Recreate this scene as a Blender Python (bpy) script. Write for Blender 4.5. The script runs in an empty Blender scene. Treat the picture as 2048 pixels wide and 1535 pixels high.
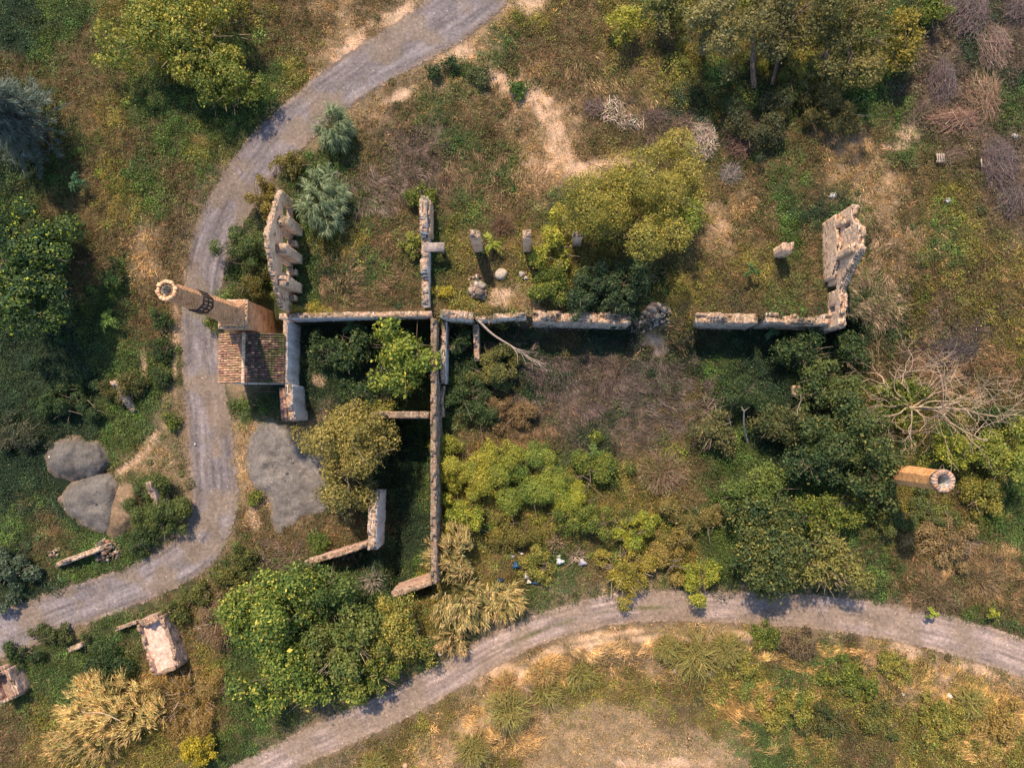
import bpy, math, random
import numpy as np
from mathutils import Vector, Matrix
# ------------------------------------------------------------------ camera, sky, sun, exposure
S = bpy.context.scene
COL = S.collection
R = math.radians
F, CX, CY, CAMH = 1500.0, 1024.0, 767.5, 75.0
cam = bpy.data.objects.new('camera', bpy.data.cameras.new('camera')); COL.objects.link(cam)
cam.data.sensor_width = 36; cam.data.lens = 36*F/2048; cam.data.clip_end = 5000; cam.data.clip_start = 1
nad = Vector((1070-CX, CY-845, -F)).normalized()
q = nad.rotation_difference(Vector((0, 0, -1)))
cam.rotation_mode = 'QUATERNION'; cam.rotation_quaternion = q; cam.location = (0, 0, CAMH)
S.camera = cam
RM = np.array(q.to_matrix())
SUN_EL, SH = R(56), Vector((0.33, -1, 0)).normalized()
w = bpy.data.worlds.new('World'); S.world = w; w.use_nodes = True
nt = w.node_tree; bg = nt.nodes['Background']
sky = nt.nodes.new('ShaderNodeTexSky'); sky.sky_type = 'NISHITA'; sky.sun_disc = False
sky.sun_elevation = SUN_EL; sky.sun_rotation = (math.atan2(-SH.x, -SH.y)) % (2*math.pi)
nt.links.new(sky.outputs[0], bg.inputs[0]); bg.inputs[1].default_value = 0.15
sl = bpy.data.lights.new('sun', 'SUN'); sl.energy = 4.7; sl.angle = R(1.8); sl.color = (1, .765, .52)
so = bpy.data.objects.new('sun', sl); COL.objects.link(so)
sd = Vector((SH.x*math.cos(SUN_EL), SH.y*math.cos(SUN_EL), -math.sin(SUN_EL)))
so.rotation_euler = sd.to_track_quat('-Z', 'Y').to_euler()
S.view_settings.view_transform = 'Standard'; S.view_settings.look = 'None'
S.view_settings.exposure = 0.68; S.view_settings.gamma = 1
S.cycles.max_bounces = 5; S.cycles.transparent_max_bounces = 8
rng = np.random.default_rng(7); random.seed(7)

# ------------------------------------------------------------------ maths helpers
def pw(u, v, z):
    u = np.asarray(u, float); v = np.asarray(v, float); z = np.asarray(z, float)
    d = np.stack(np.broadcast_arrays(u-CX, CY-v, np.full_like(u, -F)), -1) @ RM.T
    t = (z-CAMH)/d[..., 2]
    p = d*t[..., None]; p[..., 2] += CAMH
    return p
def wp(p):
    p = np.asarray(p, float)-np.array([0, 0, CAMH]); c = p @ RM
    return CX-F*c[..., 0]/c[..., 2], CY+F*c[..., 1]/c[..., 2]
_T = np.random.default_rng(3).random((256, 256))
def vn(x, y):
    x = np.asarray(x, float); y = np.asarray(y, float)
    xi = np.floor(x).astype(int); yi = np.floor(y).astype(int); fx = x-xi; fy = y-yi
    fx = fx*fx*(3-2*fx); fy = fy*fy*(3-2*fy)
    a = _T[xi & 255, yi & 255]; b = _T[(xi+1) & 255, yi & 255]; c = _T[xi & 255, (yi+1) & 255]; d = _T[(xi+1) & 255, (yi+1) & 255]
    return (a*(1-fx)+b*fx)*(1-fy)+(c*(1-fx)+d*fx)*fy
def fbm(x, y, o=4):
    s = 0; a = .5
    for i in range(o):
        s = s+a*vn(x*2**i+17.3*i, y*2**i+9.1*i); a *= .5
    return s/(1-.5**o)
def n3(p, f, seed=0):
    r = np.random.default_rng(seed+100); s = 0
    for i in range(6):
        k = r.normal(size=3)*f*(1+.35*i); s = s+np.sin(p @ k+r.random()*6.28)
    return s/6
def sm(a, b, x):
    t = np.clip((np.asarray(x, float)-a)/(b-a), 0, 1); return t*t*(3-2*t)
def polyl(pts, n=6):
    """Catmull-Rom through rows of pts"""
    P = np.array(pts, float); P = np.vstack([2*P[0]-P[1], P, 2*P[-1]-P[-2]]); out = []
    for i in range(1, len(P)-2):
        for t in np.arange(n)/n:
            a, b, c, d = P[i-1], P[i], P[i+1], P[i+2]
            out.append(.5*((2*b)+(c-a)*t+(2*a-5*b+4*c-d)*t*t+(3*b-a-3*c+d)*t**3))
    out.append(P[-2]); return np.array(out)
def inpoly(px, py, poly):
    ins = np.zeros(np.shape(px), bool); n = len(poly); j = n-1
    for i in range(n):
        xi, yi = poly[i][:2]; xj, yj = poly[j][:2]
        c = ((yi > py) != (yj > py)) & (px < (xj-xi)*(py-yi)/((yj-yi) or 1e-9)+xi); ins ^= c; j = i
    return ins
# ------------------------------------------------------------------ roads and terrain heights (photo plan coordinates u,v)
ROAD_A = polyl([(1040,-120,60),(985,-45,60),(915,22,57),(830,78,53),(740,132,50),(660,188,48),(592,248,48),(530,308,48),(482,372,47),(445,440,46),(415,515,42),(403,600,40),(400,680,41),(407,760,44),(416,840,48),(424,920,50),(430,990,50),(417,1058,48),(375,1112,46),(300,1155,43),(220,1186,43),(130,1218,45),(45,1252,48),(-60,1290,52),(-180,1330,52)])
ROAD_B = polyl([(330,1630,34),(440,1576,34),(520,1538,34),(600,1498,35),(700,1452,36),(800,1405,36),(900,1350,35),(1000,1293,33),(1100,1250,32),(1200,1223,33),(1300,1211,34),(1400,1212,34),(1500,1215,34),(1600,1221,36),(1700,1231,38),(1800,1246,40),(1900,1269,40),(2000,1299,40),(2120,1345,40),(2240,1400,40)])
def road_d(u, v, RD):
    """distance to road edge in plan units: negative inside"""
    u = np.asarray(u, float); v = np.asarray(v, float); best = np.full(u.shape, 1e9)
    for i in range(0, len(RD)-1, 1):
        a, b = RD[i], RD[i+1]; ab = b[:2]-a[:2]; L = ab @ ab
        t = np.clip(((u-a[0])*ab[0]+(v-a[1])*ab[1])/L, 0, 1)
        d = np.hypot(u-a[0]-t*ab[0], v-a[1]-t*ab[1])-(a[2]+(b[2]-a[2])*t)
        best = np.minimum(best, d)
    return best
def G(u, v):
    u = np.asarray(u, float); v = np.asarray(v, float); u, v = np.broadcast_arrays(u, v)
    west = 4*(1-sm(230, 760, v))
    room = ((u > 570) & (u < 870))*0.8*(1-sm(800, 840, v))+((u >= 870) & (u < 940))*0.3*(1-sm(800, 840, v))
    mid = 4+(room-4)*sm(630, 655, v)
    gap = 4*(1-sm(600, 740, v))
    east = 4*(1-sm(470, 860, v))
    a = sm(546, 560, u)
    g = west*(1-a)+mid*a
    k = sm(1258, 1275, u)*(1-sm(1380, 1396, u)); g = g*(1-k)+gap*k
    k = sm(1690, 1740, u); g = g*(1-k)+east*k
    g = g-2.3*sm(765, 795, u)*(1-sm(858, 868, u))*sm(824, 842, v)*(1-sm(1165, 1195, v))
    g = g+(fbm(u/170, v/170, 3)-.5)*.9*sm(12, 70, road_d(u, v, ROAD_A))*sm(12, 60, road_d(u, v, ROAD_B))*sm(20, 60, np.abs(v-642))
    # earth bank along the south side of the lower track
    bank = polyl(BANK, 4)
    d = np.full(u.shape, 1e9)
    for i in range(len(bank)-1):
        p, r_ = bank[i], bank[i+1]; ab = r_-p
        t = np.clip(((u-p[0])*ab[0]+(v-p[1])*ab[1])/(ab @ ab), 0, 1)
        d = np.minimum(d, np.hypot(u-p[0]-t*ab[0], v-p[1]-t*ab[1]))
    return g+1.3*np.exp(-(d/26)**2)*sm(8, 28, road_d(u, v, ROAD_B))
BANK = [(830,1640),(885,1560),(935,1490),(990,1440),(1030,1385),(1062,1340),(1110,1312),(1190,1297),(1300,1284),(1400,1278),(1490,1278)]
def gp(u, v, up=0.0):
    return pw(u, v, G(u, v)+up)
def gz(x, y):
    """terrain height under a world point"""
    x = np.asarray(x, float); y = np.asarray(y, float); z = np.full(x.shape, 2.0)
    for _ in range(3):
        u, v = wp(np.stack([x, y, z], -1)); z = G(u, v)
    return z
# ------------------------------------------------------------------ mesh helpers
def tag(o, label=None, cat=None, group=None, kind=None):
    if label: o['label'] = label
    if cat: o['category'] = cat
    if group: o['group'] = group
    if kind: o['kind'] = kind
    return o
def empty(name, loc, label, cat, group=None):
    o = bpy.data.objects.new(name, None); o.empty_display_size = .5; COL.objects.link(o); o.location = [float(c) for c in loc]
    return tag(o, label, cat, group)
class MB:
    """mesh builder on numpy chunks; every face of a chunk has the same corner count"""
    def __init__(s): s.v = []; s.f = []; s.c = []; s.n = 0
    def add(s, verts, faces, col):
        verts = np.asarray(verts, float).reshape(-1, 3); faces = np.asarray(faces, int)
        col = np.asarray(col, float)
        if col.ndim == 1: col = np.broadcast_to(col, (len(verts), 3))
        s.v.append(verts); s.c.append(col); s.f.append(faces+s.n); s.n += len(verts)
    def build(s, name, mat, parent=None, smooth=False, origin=None):
        V = np.concatenate(s.v).astype(np.float32); C = np.concatenate(s.c)
        if origin is None and parent is not None: origin = np.array(parent.matrix_world.translation) if False else np.array(parent.location)
        if origin is not None: V = (V-np.asarray(origin, float)).astype(np.float32)
        me = bpy.data.meshes.new(name)
        me.vertices.add(len(V)); me.vertices.foreach_set('co', V.ravel())
        tot = np.concatenate([np.full(len(f), f.shape[1]) for f in s.f]); li = np.concatenate([f.ravel() for f in s.f])
        me.loops.add(len(li)); me.loops.foreach_set('vertex_index', li.astype(np.int32))
        me.polygons.add(len(tot)); st = np.concatenate([[0], np.cumsum(tot)[:-1]])
        me.polygons.foreach_set('loop_start', st.astype(np.int32)); me.polygons.foreach_set('loop_total', tot.astype(np.int32))
        if smooth: me.polygons.foreach_set('use_smooth', np.ones(len(tot), bool))
        a = me.color_attributes.new('col', 'FLOAT_COLOR', 'POINT')
        a.data.foreach_set('color', np.concatenate([C, np.ones((len(C), 1))], 1).astype(np.float32).ravel())
        me.update(calc_edges=True); me.validate()
        me.materials.append(mat)
        o = bpy.data.objects.new(name, me); COL.objects.link(o)
        if parent is not None: o.parent = parent
        elif origin is not None: o.location = [float(c) for c in origin]
        return o
def jit(c, n, s=.18, r=rng):
    """n colours around c: brightness and slight hue variation"""
    c = np.asarray(c, float); k = np.exp(r.normal(0, s, (n, 1))); h = np.exp(r.normal(0, s*.35, (n, 3)))
    return np.clip(c*k*h, 0.004, .95)
def mixc(a, b, t):
    t = np.asarray(t)[..., None]; return np.asarray(a)*(1-t)+np.asarray(b)*t
# ------------------------------------------------------------------ materials
def nodes(name):
    m = bpy.data.materials.new(name); m.use_nodes = True; n = m.node_tree
    return m, n, n.nodes['Principled BSDF'], n.links.new
def N(n, t, **k):
    x = n.nodes.new(t)
    for a, b in k.items():
        if a.startswith('_'): x.inputs[a[1:].replace('_', ' ')].default_value = b
        else: setattr(x, a, b)
    return x
def ramp(n, stops):
    r = N(n, 'ShaderNodeValToRGB'); e = r.color_ramp.elements
    while len(e) < len(stops): e.new(.5)
    for i, (p, c) in enumerate(stops): e[i].position = p; e[i].color = (*c, 1) if len(c) == 3 else c
    return r
def mat_attr(name, rough=.9, scale=3, amt=.5, spec=.2, bump=0.0, bscale=10):
    m, n, b, L = nodes(name)
    at = N(n, 'ShaderNodeAttribute', attribute_name='col'); g = N(n, 'ShaderNodeNewGeometry')
    no = N(n, 'ShaderNodeTexNoise', _Scale=scale, _Detail=6); L(g.outputs['Position'], no.inputs['Vector'])
    mr = N(n, 'ShaderNodeMapRange'); mr.inputs['From Min'].default_value = .3; mr.inputs['From Max'].default_value = .7
    mr.inputs['To Min'].default_value = 1-amt; mr.inputs['To Max'].default_value = 1+amt; L(no.outputs[0], mr.inputs[0])
    mx = N(n, 'ShaderNodeVectorMath', operation='SCALE'); L(at.outputs['Color'], mx.inputs[0]); L(mr.outputs[0], mx.inputs['Scale'])
    L(mx.outputs[0], b.inputs['Base Color']); b.inputs['Roughness'].default_value = rough; b.inputs['Specular IOR Level'].default_value = spec
    if bump:
        n2 = N(n, 'ShaderNodeTexNoise', _Scale=bscale, _Detail=6); L(g.outputs['Position'], n2.inputs['Vector'])
        bp = N(n, 'ShaderNodeBump', _Strength=bump, _Distance=.1); L(n2.outputs[0], bp.inputs['Height']); L(bp.outputs[0], b.inputs['Normal'])
    return m
def mat_leaf():
    m, n, b, L = nodes('leaf'); at = N(n, 'ShaderNodeAttribute', attribute_name='col')
    L(at.outputs['Color'], b.inputs['Base Color']); b.inputs['Roughness'].default_value = .6; b.inputs['Specular IOR Level'].default_value = .25
    t = N(n, 'ShaderNodeBsdfTranslucent'); g = N(n, 'ShaderNodeVectorMath', operation='MULTIPLY'); g.inputs[1].default_value = (1.25, 1.2, .6)
    L(at.outputs['Color'], g.inputs[0]); L(g.outputs[0], t.inputs[0])
    mx = N(n, 'ShaderNodeMixShader'); mx.inputs[0].default_value = .3; L(b.outputs[0], mx.inputs[1]); L(t.outputs[0], mx.inputs[2])
    L(mx.outputs[0], n.nodes['Material Output'].inputs[0]); return m
def mat_ground():
    m, n, b, L = nodes('earth'); at = N(n, 'ShaderNodeAttribute', attribute_name='col'); g = N(n, 'ShaderNodeNewGeometry')
    a1 = N(n, 'ShaderNodeTexNoise', _Scale=1.3, _Detail=10, _Roughness=.7); L(g.outputs['Position'], a1.inputs['Vector'])
    a2 = N(n, 'ShaderNodeTexNoise', _Scale=7, _Detail=6, _Roughness=.7); L(g.outputs['Position'], a2.inputs['Vector'])
    r1 = ramp(n, [(.3, (.55, .6, .5)), (.5, (1, 1, 1)), (.72, (1.5, 1.35, 1.2))]); L(a1.outputs[0], r1.inputs[0])
    r2 = ramp(n, [(.3, (.6, .6, .6)), (.7, (1.4, 1.4, 1.4))]); L(a2.outputs[0], r2.inputs[0])
    x = N(n, 'ShaderNodeVectorMath', operation='MULTIPLY'); y = N(n, 'ShaderNodeVectorMath', operation='MULTIPLY')
    L(at.outputs['Color'], x.inputs[0]); L(r1.outputs[0], x.inputs[1]); L(x.outputs[0], y.inputs[0]); L(r2.outputs[0], y.inputs[1])
    L(y.outputs[0], b.inputs['Base Color']); b.inputs['Roughness'].default_value = .95; b.inputs['Specular IOR Level'].default_value = .1
    bp = N(n, 'ShaderNodeBump', _Strength=.8, _Distance=.25); L(a2.outputs[0], bp.inputs['Height']); L(bp.outputs[0], b.inputs['Normal']); return m
def mat_road(name, edge=True):
    m, n, b, L = nodes(name); at = N(n, 'ShaderNodeAttribute', attribute_name='col'); ed = N(n, 'ShaderNodeAttribute', attribute_name='edge'); g = N(n, 'ShaderNodeNewGeometry')
    big = N(n, 'ShaderNodeTexNoise', _Scale=.5, _Detail=8, _Roughness=.65); fine = N(n, 'ShaderNodeTexNoise', _Scale=3.2, _Detail=8, _Roughness=.85); vo = N(n, 'ShaderNodeTexVoronoi', _Scale=1.6)
    for t in (big, fine, vo): L(g.outputs['Position'], t.inputs['Vector'])
    r1 = ramp(n, [(.3, (.75, .74, .72)), (.5, (1, 1, 1)), (.7, (1.22, 1.2, 1.18))]); L(big.outputs[0], r1.inputs[0])
    r2 = ramp(n, [(.32, (.5, .5, .52)), (.5, (1, 1, 1)), (.68, (1.6, 1.58, 1.5))]); L(fine.outputs[0], r2.inputs[0])
    r3 = ramp(n, [(.0, (2.8, 2.7, 2.6)), (.07, (2.4, 2.3, 2.25)), (.09, (1, 1, 1))]); L(vo.outputs[0], r3.inputs[0])
    v = at.outputs['Color']
    for r_ in (r1, r2, r3):
        x = N(n, 'ShaderNodeVectorMath', operation='MULTIPLY'); L(v, x.inputs[0]); L(r_.outputs[0], x.inputs[1]); v = x.outputs[0]
    L(v, b.inputs['Base Color']); b.inputs['Roughness'].default_value = .92; b.inputs['Specular IOR Level'].default_value = .15
    bp = N(n, 'ShaderNodeBump', _Strength=.7, _Distance=.12); L(fine.outputs[0], bp.inputs['Height']); L(bp.outputs[0], b.inputs['Normal'])
    if edge:
        e2 = N(n, 'ShaderNodeTexNoise', _Scale=1.6, _Detail=8, _Roughness=.75); L(g.outputs['Position'], e2.inputs['Vector'])
        ad = N(n, 'ShaderNodeMath', operation='MULTIPLY_ADD'); L(e2.outputs[0], ad.inputs[0]); ad.inputs[1].default_value = 1.6; ad.inputs[2].default_value = -1.3
        a2 = N(n, 'ShaderNodeMath', operation='ADD'); L(ad.outputs[0], a2.inputs[0]); L(ed.outputs['Fac'], a2.inputs[1])
        mr = N(n, 'ShaderNodeMapRange'); mr.inputs['From Min'].default_value = -.08; mr.inputs['From Max'].default_value = .12; L(a2.outputs[0], mr.inputs[0])
        L(mr.outputs[0], b.inputs['Alpha'])
    return m
def mat_wall(name, plaster, dirt, k=.5, rk=.85):
    """rubble and brick on the broken tops, stained render on the faces"""
    m, n, b, L = nodes(name); g = N(n, 'ShaderNodeNewGeometry'); P = g.outputs['Position']
    vo = N(n, 'ShaderNodeTexVoronoi', _Scale=6.5, _Randomness=1.0); L(P, vo.inputs['Vector'])
    sp = N(n, 'ShaderNodeSeparateColor'); L(vo.outputs['Color'], sp.inputs[0])
    rb = ramp(n, [(p_, tuple(q_*rk for q_ in c_)) for p_, c_ in [(0, (.18, .15, .13)), (.22, (.46, .34, .26)), (.42, (.62, .46, .36)), (.6, (.46, .26, .18)), (.8, (.66, .58, .49)), (1, (.40, .36, .31))]]); L(sp.outputs[0], rb.inputs[0])
    de = ramp(n, [(.0, (1.1, 1.1, 1.1)), (.3, (.95, .95, .95)), (.5, (.66, .62, .57))]); L(vo.outputs['Distance'], de.inputs[0])
    rub = N(n, 'ShaderNodeVectorMath', operation='MULTIPLY'); L(rb.outputs[0], rub.inputs[0]); L(de.outputs[0], rub.inputs[1])
    st = N(n, 'ShaderNodeMapping'); st.inputs['Scale'].default_value = (1.2, 1.2, .25); L(P, st.inputs[0])
    n1 = N(n, 'ShaderNodeTexNoise', _Scale=1.1, _Detail=9, _Roughness=.72); L(st.outputs[0], n1.inputs['Vector'])
    n2 = N(n, 'ShaderNodeTexNoise', _Scale=1.7, _Detail=7, _Roughness=.65); L(P, n2.inputs['Vector'])
    pl = ramp(n, [(.32, dirt), (.47, tuple((a+c)/2 for a, c in zip(plaster, dirt))), (.6, plaster)]); L(n1.outputs[0], pl.inputs[0])
    f1 = ramp(n, [(k-.02, (0, 0, 0)), (k+.05, (1, 1, 1))]); L(n2.outputs[0], f1.inputs[0])
    mxs = N(n, 'ShaderNodeMixRGB'); L(f1.outputs[0], mxs.inputs[0]); L(rub.outputs[0], mxs.inputs[1]); L(pl.outputs[0], mxs.inputs[2])
    sx = N(n, 'ShaderNodeSeparateXYZ'); L(g.outputs['True Normal'], sx.inputs[0])
    up = N(n, 'ShaderNodeMath', operation='GREATER_THAN'); L(sx.outputs[2], up.inputs[0]); up.inputs[1].default_value = .55
    n3_ = N(n, 'ShaderNodeTexNoise', _Scale=.8, _Detail=7, _Roughness=.7); L(P, n3_.inputs['Vector'])
    ms = ramp(n, [(.5, (0, 0, 0)), (.6, (1, 1, 1))]); L(n3_.outputs[0], ms.inputs[0])
    tp = N(n, 'ShaderNodeMixRGB'); L(ms.outputs[0], tp.inputs[0]); L(rub.outputs[0], tp.inputs[1]); tp.inputs[2].default_value = (.11, .10, .07, 1)
    fin = N(n, 'ShaderNodeMixRGB'); L(up.outputs[0], fin.inputs[0]); L(mxs.outputs[0], fin.inputs[1]); L(tp.outputs[0], fin.inputs[2])
    L(fin.outputs[0], b.inputs['Base Color']); b.inputs['Roughness'].default_value = .95; b.inputs['Specular IOR Level'].default_value = .1
    bp = N(n, 'ShaderNodeBump', _Strength=.45, _Distance=.06); L(vo.outputs['Distance'], bp.inputs['Height']); bp.invert = True; L(bp.outputs[0], b.inputs['Normal'])
    return m
def mat_brick(name, c1, c2, mortar):
    m, n, b, L = nodes(name); uv = N(n, 'ShaderNodeAttribute', attribute_name='buv'); g = N(n, 'ShaderNodeNewGeometry')
    br = N(n, 'ShaderNodeTexBrick', _Scale=1.0); br.inputs['Brick Width'].default_value = .32; br.inputs['Row Height'].default_value = .24; br.inputs['Mortar Size'].default_value = .04
    br.inputs['Color1'].default_value = (*c1, 1); br.inputs['Color2'].default_value = (*c2, 1); br.inputs['Mortar'].default_value = (*mortar, 1)
    L(uv.outputs['Vector'], br.inputs['Vector'])
    no = N(n, 'ShaderNodeTexNoise', _Scale=1.4, _Detail=9, _Roughness=.7); L(g.outputs['Position'], no.inputs['Vector'])
    r1 = ramp(n, [(.32, (.42, .38, .34)), (.46, (.85, .84, .82)), (.55, (1, 1, 1)), (.7, (1.25, 1.27, 1.28))]); L(no.outputs[0], r1.inputs[0])
    x = N(n, 'ShaderNodeVectorMath', operation='MULTIPLY'); L(br.outputs[0], x.inputs[0]); L(r1.outputs[0], x.inputs[1])
    L(x.outputs[0], b.inputs['Base Color']); b.inputs['Roughness'].default_value = .9; b.inputs['Specular IOR Level'].default_value = .15
    bp = N(n, 'ShaderNodeBump', _Strength=.5, _Distance=.02); L(br.outputs['Fac'], bp.inputs['Height']); bp.invert = True; L(bp.outputs[0], b.inputs['Normal'])
    return m
LEAF = mat_leaf(); BARK = mat_attr('bark', .95, 6, .35, .1); STONE = mat_attr('stone', .92, 4, .35, .15, .5, 12)
EARTH = mat_ground(); ROADM = mat_road('gravel_track'); HEAPM = mat_road('heaped_gravel', False); TILE = mat_attr('fired_clay', .85, 5, .45, .2, .3, 20)
IRON = mat_attr('rusty_iron', .6, 8, .3, .4); PLASTIC = mat_attr('plastic_sheet', .35, 2, .15, .5)
WALL_W = mat_wall('worn_white_render', (.86, .81, .78), (.48, .43, .39), .30)
WALL_T = mat_wall('worn_tan_render', (.80, .58, .42), (.50, .34, .24), .40)
WALL_R = mat_wall('bare_rubble_masonry', (.66, .56, .49), (.34, .28, .23), .45)
WALL_D = mat_wall('dark_weathered_masonry', (.52, .44, .39), (.24, .20, .17), .5, .55)
WALL_P = mat_wall('pink_white_render', (.58, .42, .35), (.40, .24, .18), .42, .62)
BRICK = mat_brick('pale_orange_brick', (.92, .52, .28), (.74, .38, .19), (.38, .24, .16))
BRICK2 = mat_brick('orange_brick', (.90, .44, .17), (.78, .36, .13), (.5, .3, .16))
# ------------------------------------------------------------------ ground cover map, one number per 64x64 plan cell
# 0 green weeds, 1 dark green (also paints the shade below the walls), 2 brown grass, 3 golden, 4 mauve dry grass, 5 sand and straw, 6 verge
CMI = np.array([
    [1,0,0,3,3,3,3,3,2,2,5,2,6,6,6,5,3,2,2,3,0,3,3,3,3,3,0,0,0,4,1,4],
    [1,0,2,0,3,3,3,0,2,2,5,6,6,6,5,0,2,2,2,3,2,3,3,3,3,3,0,0,4,4,1,4],
    [2,2,2,2,0,0,0,0,0,3,6,6,6,5,0,5,5,2,2,2,3,3,0,1,3,3,0,0,4,4,4,1],
    [2,0,2,3,0,0,0,0,0,6,6,5,2,0,2,2,5,5,2,4,4,1,3,0,0,2,0,0,4,4,4,0],
    [1,2,0,2,2,0,3,0,6,6,0,2,4,4,0,2,5,5,2,2,4,4,1,0,2,2,5,2,0,2,4,4],
    [1,0,2,3,0,2,0,6,6,0,0,2,4,4,2,0,5,5,5,3,3,3,2,2,0,2,5,5,2,2,2,4],
    [0,2,2,3,0,2,6,6,1,0,1,0,2,2,0,2,2,0,3,3,3,3,5,2,0,1,0,5,2,3,2,4],
    [1,0,2,2,5,2,6,1,0,0,3,2,2,0,3,2,3,3,3,3,3,2,5,2,0,2,1,2,5,0,3,2],
    [1,1,2,0,5,2,6,0,0,0,1,0,2,0,3,2,3,3,3,1,1,3,2,3,2,2,0,5,2,3,2,3],
    [1,1,0,0,2,2,6,0,0,0,2,2,2,2,3,3,5,1,1,1,3,3,2,2,0,2,1,0,3,2,3,2],
    [1,1,1,0,2,6,6,5,5,1,1,1,1,1,1,1,1,2,1,1,2,2,1,1,1,1,1,1,2,4,4,3],
    [1,1,1,0,0,0,6,6,5,1,1,1,1,1,1,0,1,1,4,4,1,1,0,1,1,0,2,2,4,4,2,2],
    [1,1,1,0,0,6,6,0,0,1,1,1,1,0,0,2,1,4,4,1,4,2,1,1,1,1,3,2,3,2,2,2],
    [1,1,1,0,0,6,6,5,5,5,1,1,1,0,2,2,2,4,1,4,4,2,0,1,1,1,1,3,3,0,3,3],
    [1,1,1,0,5,6,6,5,5,5,0,1,1,0,3,3,3,0,0,2,3,2,0,0,1,1,1,0,3,0,3,0],
    [1,1,1,5,0,6,6,5,5,5,2,1,1,0,3,3,3,3,3,3,3,2,0,0,0,0,0,3,3,2,3,0],
    [0,2,0,0,0,6,6,2,2,2,2,2,1,1,3,0,3,3,2,0,3,0,0,0,0,0,0,2,3,3,2,0],
    [1,2,0,0,0,6,6,0,2,2,2,1,1,0,3,3,2,0,2,3,3,3,0,0,0,0,2,0,2,2,4,2],
    [1,1,0,6,6,0,2,2,0,0,0,0,1,3,3,2,0,6,6,6,6,6,6,6,6,6,6,0,2,2,2,2],
    [6,6,6,0,0,2,2,0,0,0,0,0,3,3,0,6,6,6,6,6,6,6,6,6,6,6,6,6,6,6,0,2],
    [6,0,0,0,2,2,3,0,0,0,0,0,3,0,6,6,6,6,5,5,5,3,3,3,2,0,2,5,3,6,6,6],
    [0,0,0,3,3,3,3,0,0,0,0,0,6,6,6,2,5,3,3,3,3,2,3,0,0,3,3,2,5,5,3,5],
    [2,3,3,3,3,3,2,0,0,6,6,6,2,3,5,5,5,5,5,5,5,2,3,0,0,3,2,3,3,3,3,3],
    [2,3,3,3,3,3,0,0,6,6,6,2,3,5,5,3,5,5,5,5,5,5,5,0,0,3,2,2,3,3,3,3]])
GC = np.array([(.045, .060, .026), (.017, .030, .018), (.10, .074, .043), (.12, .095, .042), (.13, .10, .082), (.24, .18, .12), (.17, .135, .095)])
def cell(u, v, j=34, r=rng):
    """cover kind at a plan point, with ragged borders"""
    u = np.asarray(u, float); v = np.asarray(v, float)
    uu = u+(fbm(u/45, v/45, 3)-.5)*110+r.normal(0, j, u.shape)*.5; vv = v+(fbm(u/45+40, v/45+7, 3)-.5)*110+r.normal(0, j, u.shape)*.5
    return CMI[np.clip((vv/64).astype(int), 0, 23), np.clip((uu/64).astype(int), 0, 31)]
def cmap(u, v):
    """soft ground colour"""
    out = 0; W = 0
    du = (fbm(u/60, v/60, 4)-.5)*120; dv = (fbm(u/60+31, v/60+5, 4)-.5)*120
    for ou in (-1, 0, 1):
        for ov in (-1, 0, 1):
            x = u+du; y = v+dv; ci = np.floor(x/64).astype(int)+ou; cj = np.floor(y/64).astype(int)+ov
            d2 = ((x-(ci+.5)*64)**2+(y-(cj+.5)*64)**2)/(64**2); wg = np.exp(-d2*4.5)
            out = out+GC[CMI[np.clip(cj, 0, 23), np.clip(ci, 0, 31)]]*wg[..., None]; W = W+wg
    return out/W[..., None]
SAND = [(300,880,60,5,-38),(285,903,60,5,-38),(318,862,55,5,-38),(268,925,50,5,-38),(245,935,50,4,-36),(640,762,20,17,0),(1010,165,70,22,20),(1060,190,60,22,25),(1100,235,50,26,60),(1125,300,34,40,80),(1190,345,90,40,10),(1080,330,40,22,0),(1250,330,50,30,0),(700,95,60,22,-35),(640,160,50,14,-45),(780,35,60,18,-30),(800,190,50,14,-30),(1060,10,50,22,-20),(900,120,60,18,-30),(1790,290,14,34,90),(1440,450,12,26,80),
  (288,740,60,7,88),(350,690,110,7,90),(1310,690,40,22,60),(510,1040,30,14,70),(1370,1278,120,13,0),(1190,1292,70,15,-6),(1100,1312,42,17,-25),(1050,1360,22,44,-40),(990,1425,50,18,-45),(925,1490,60,20,-52),(1210,1270,90,10,-8),(1480,1268,50,9,4),(1810,1300,45,18,22),(1890,1345,22,30,60),(1960,1340,70,12,20),(980,1350,50,16,-32),(1340,1525,110,12,0),(1000,600,30,26,0),(1810,265,20,30,80)]
def sandf(u, v):
    s = np.full(np.shape(u), -1.5); n = (fbm(u/20, v/20, 5)-.5)
    for (a, b, ra, rb, ang) in SAND:
        t = R(ang); x = (u-a)*math.cos(t)+(v-b)*math.sin(t); y = -(u-a)*math.sin(t)+(v-b)*math.cos(t)
        s = np.maximum(s, 1-(x/ra)**2-(y/rb)**2)
    return np.clip((s+n*2.4)*.95, 0, .85)
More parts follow.
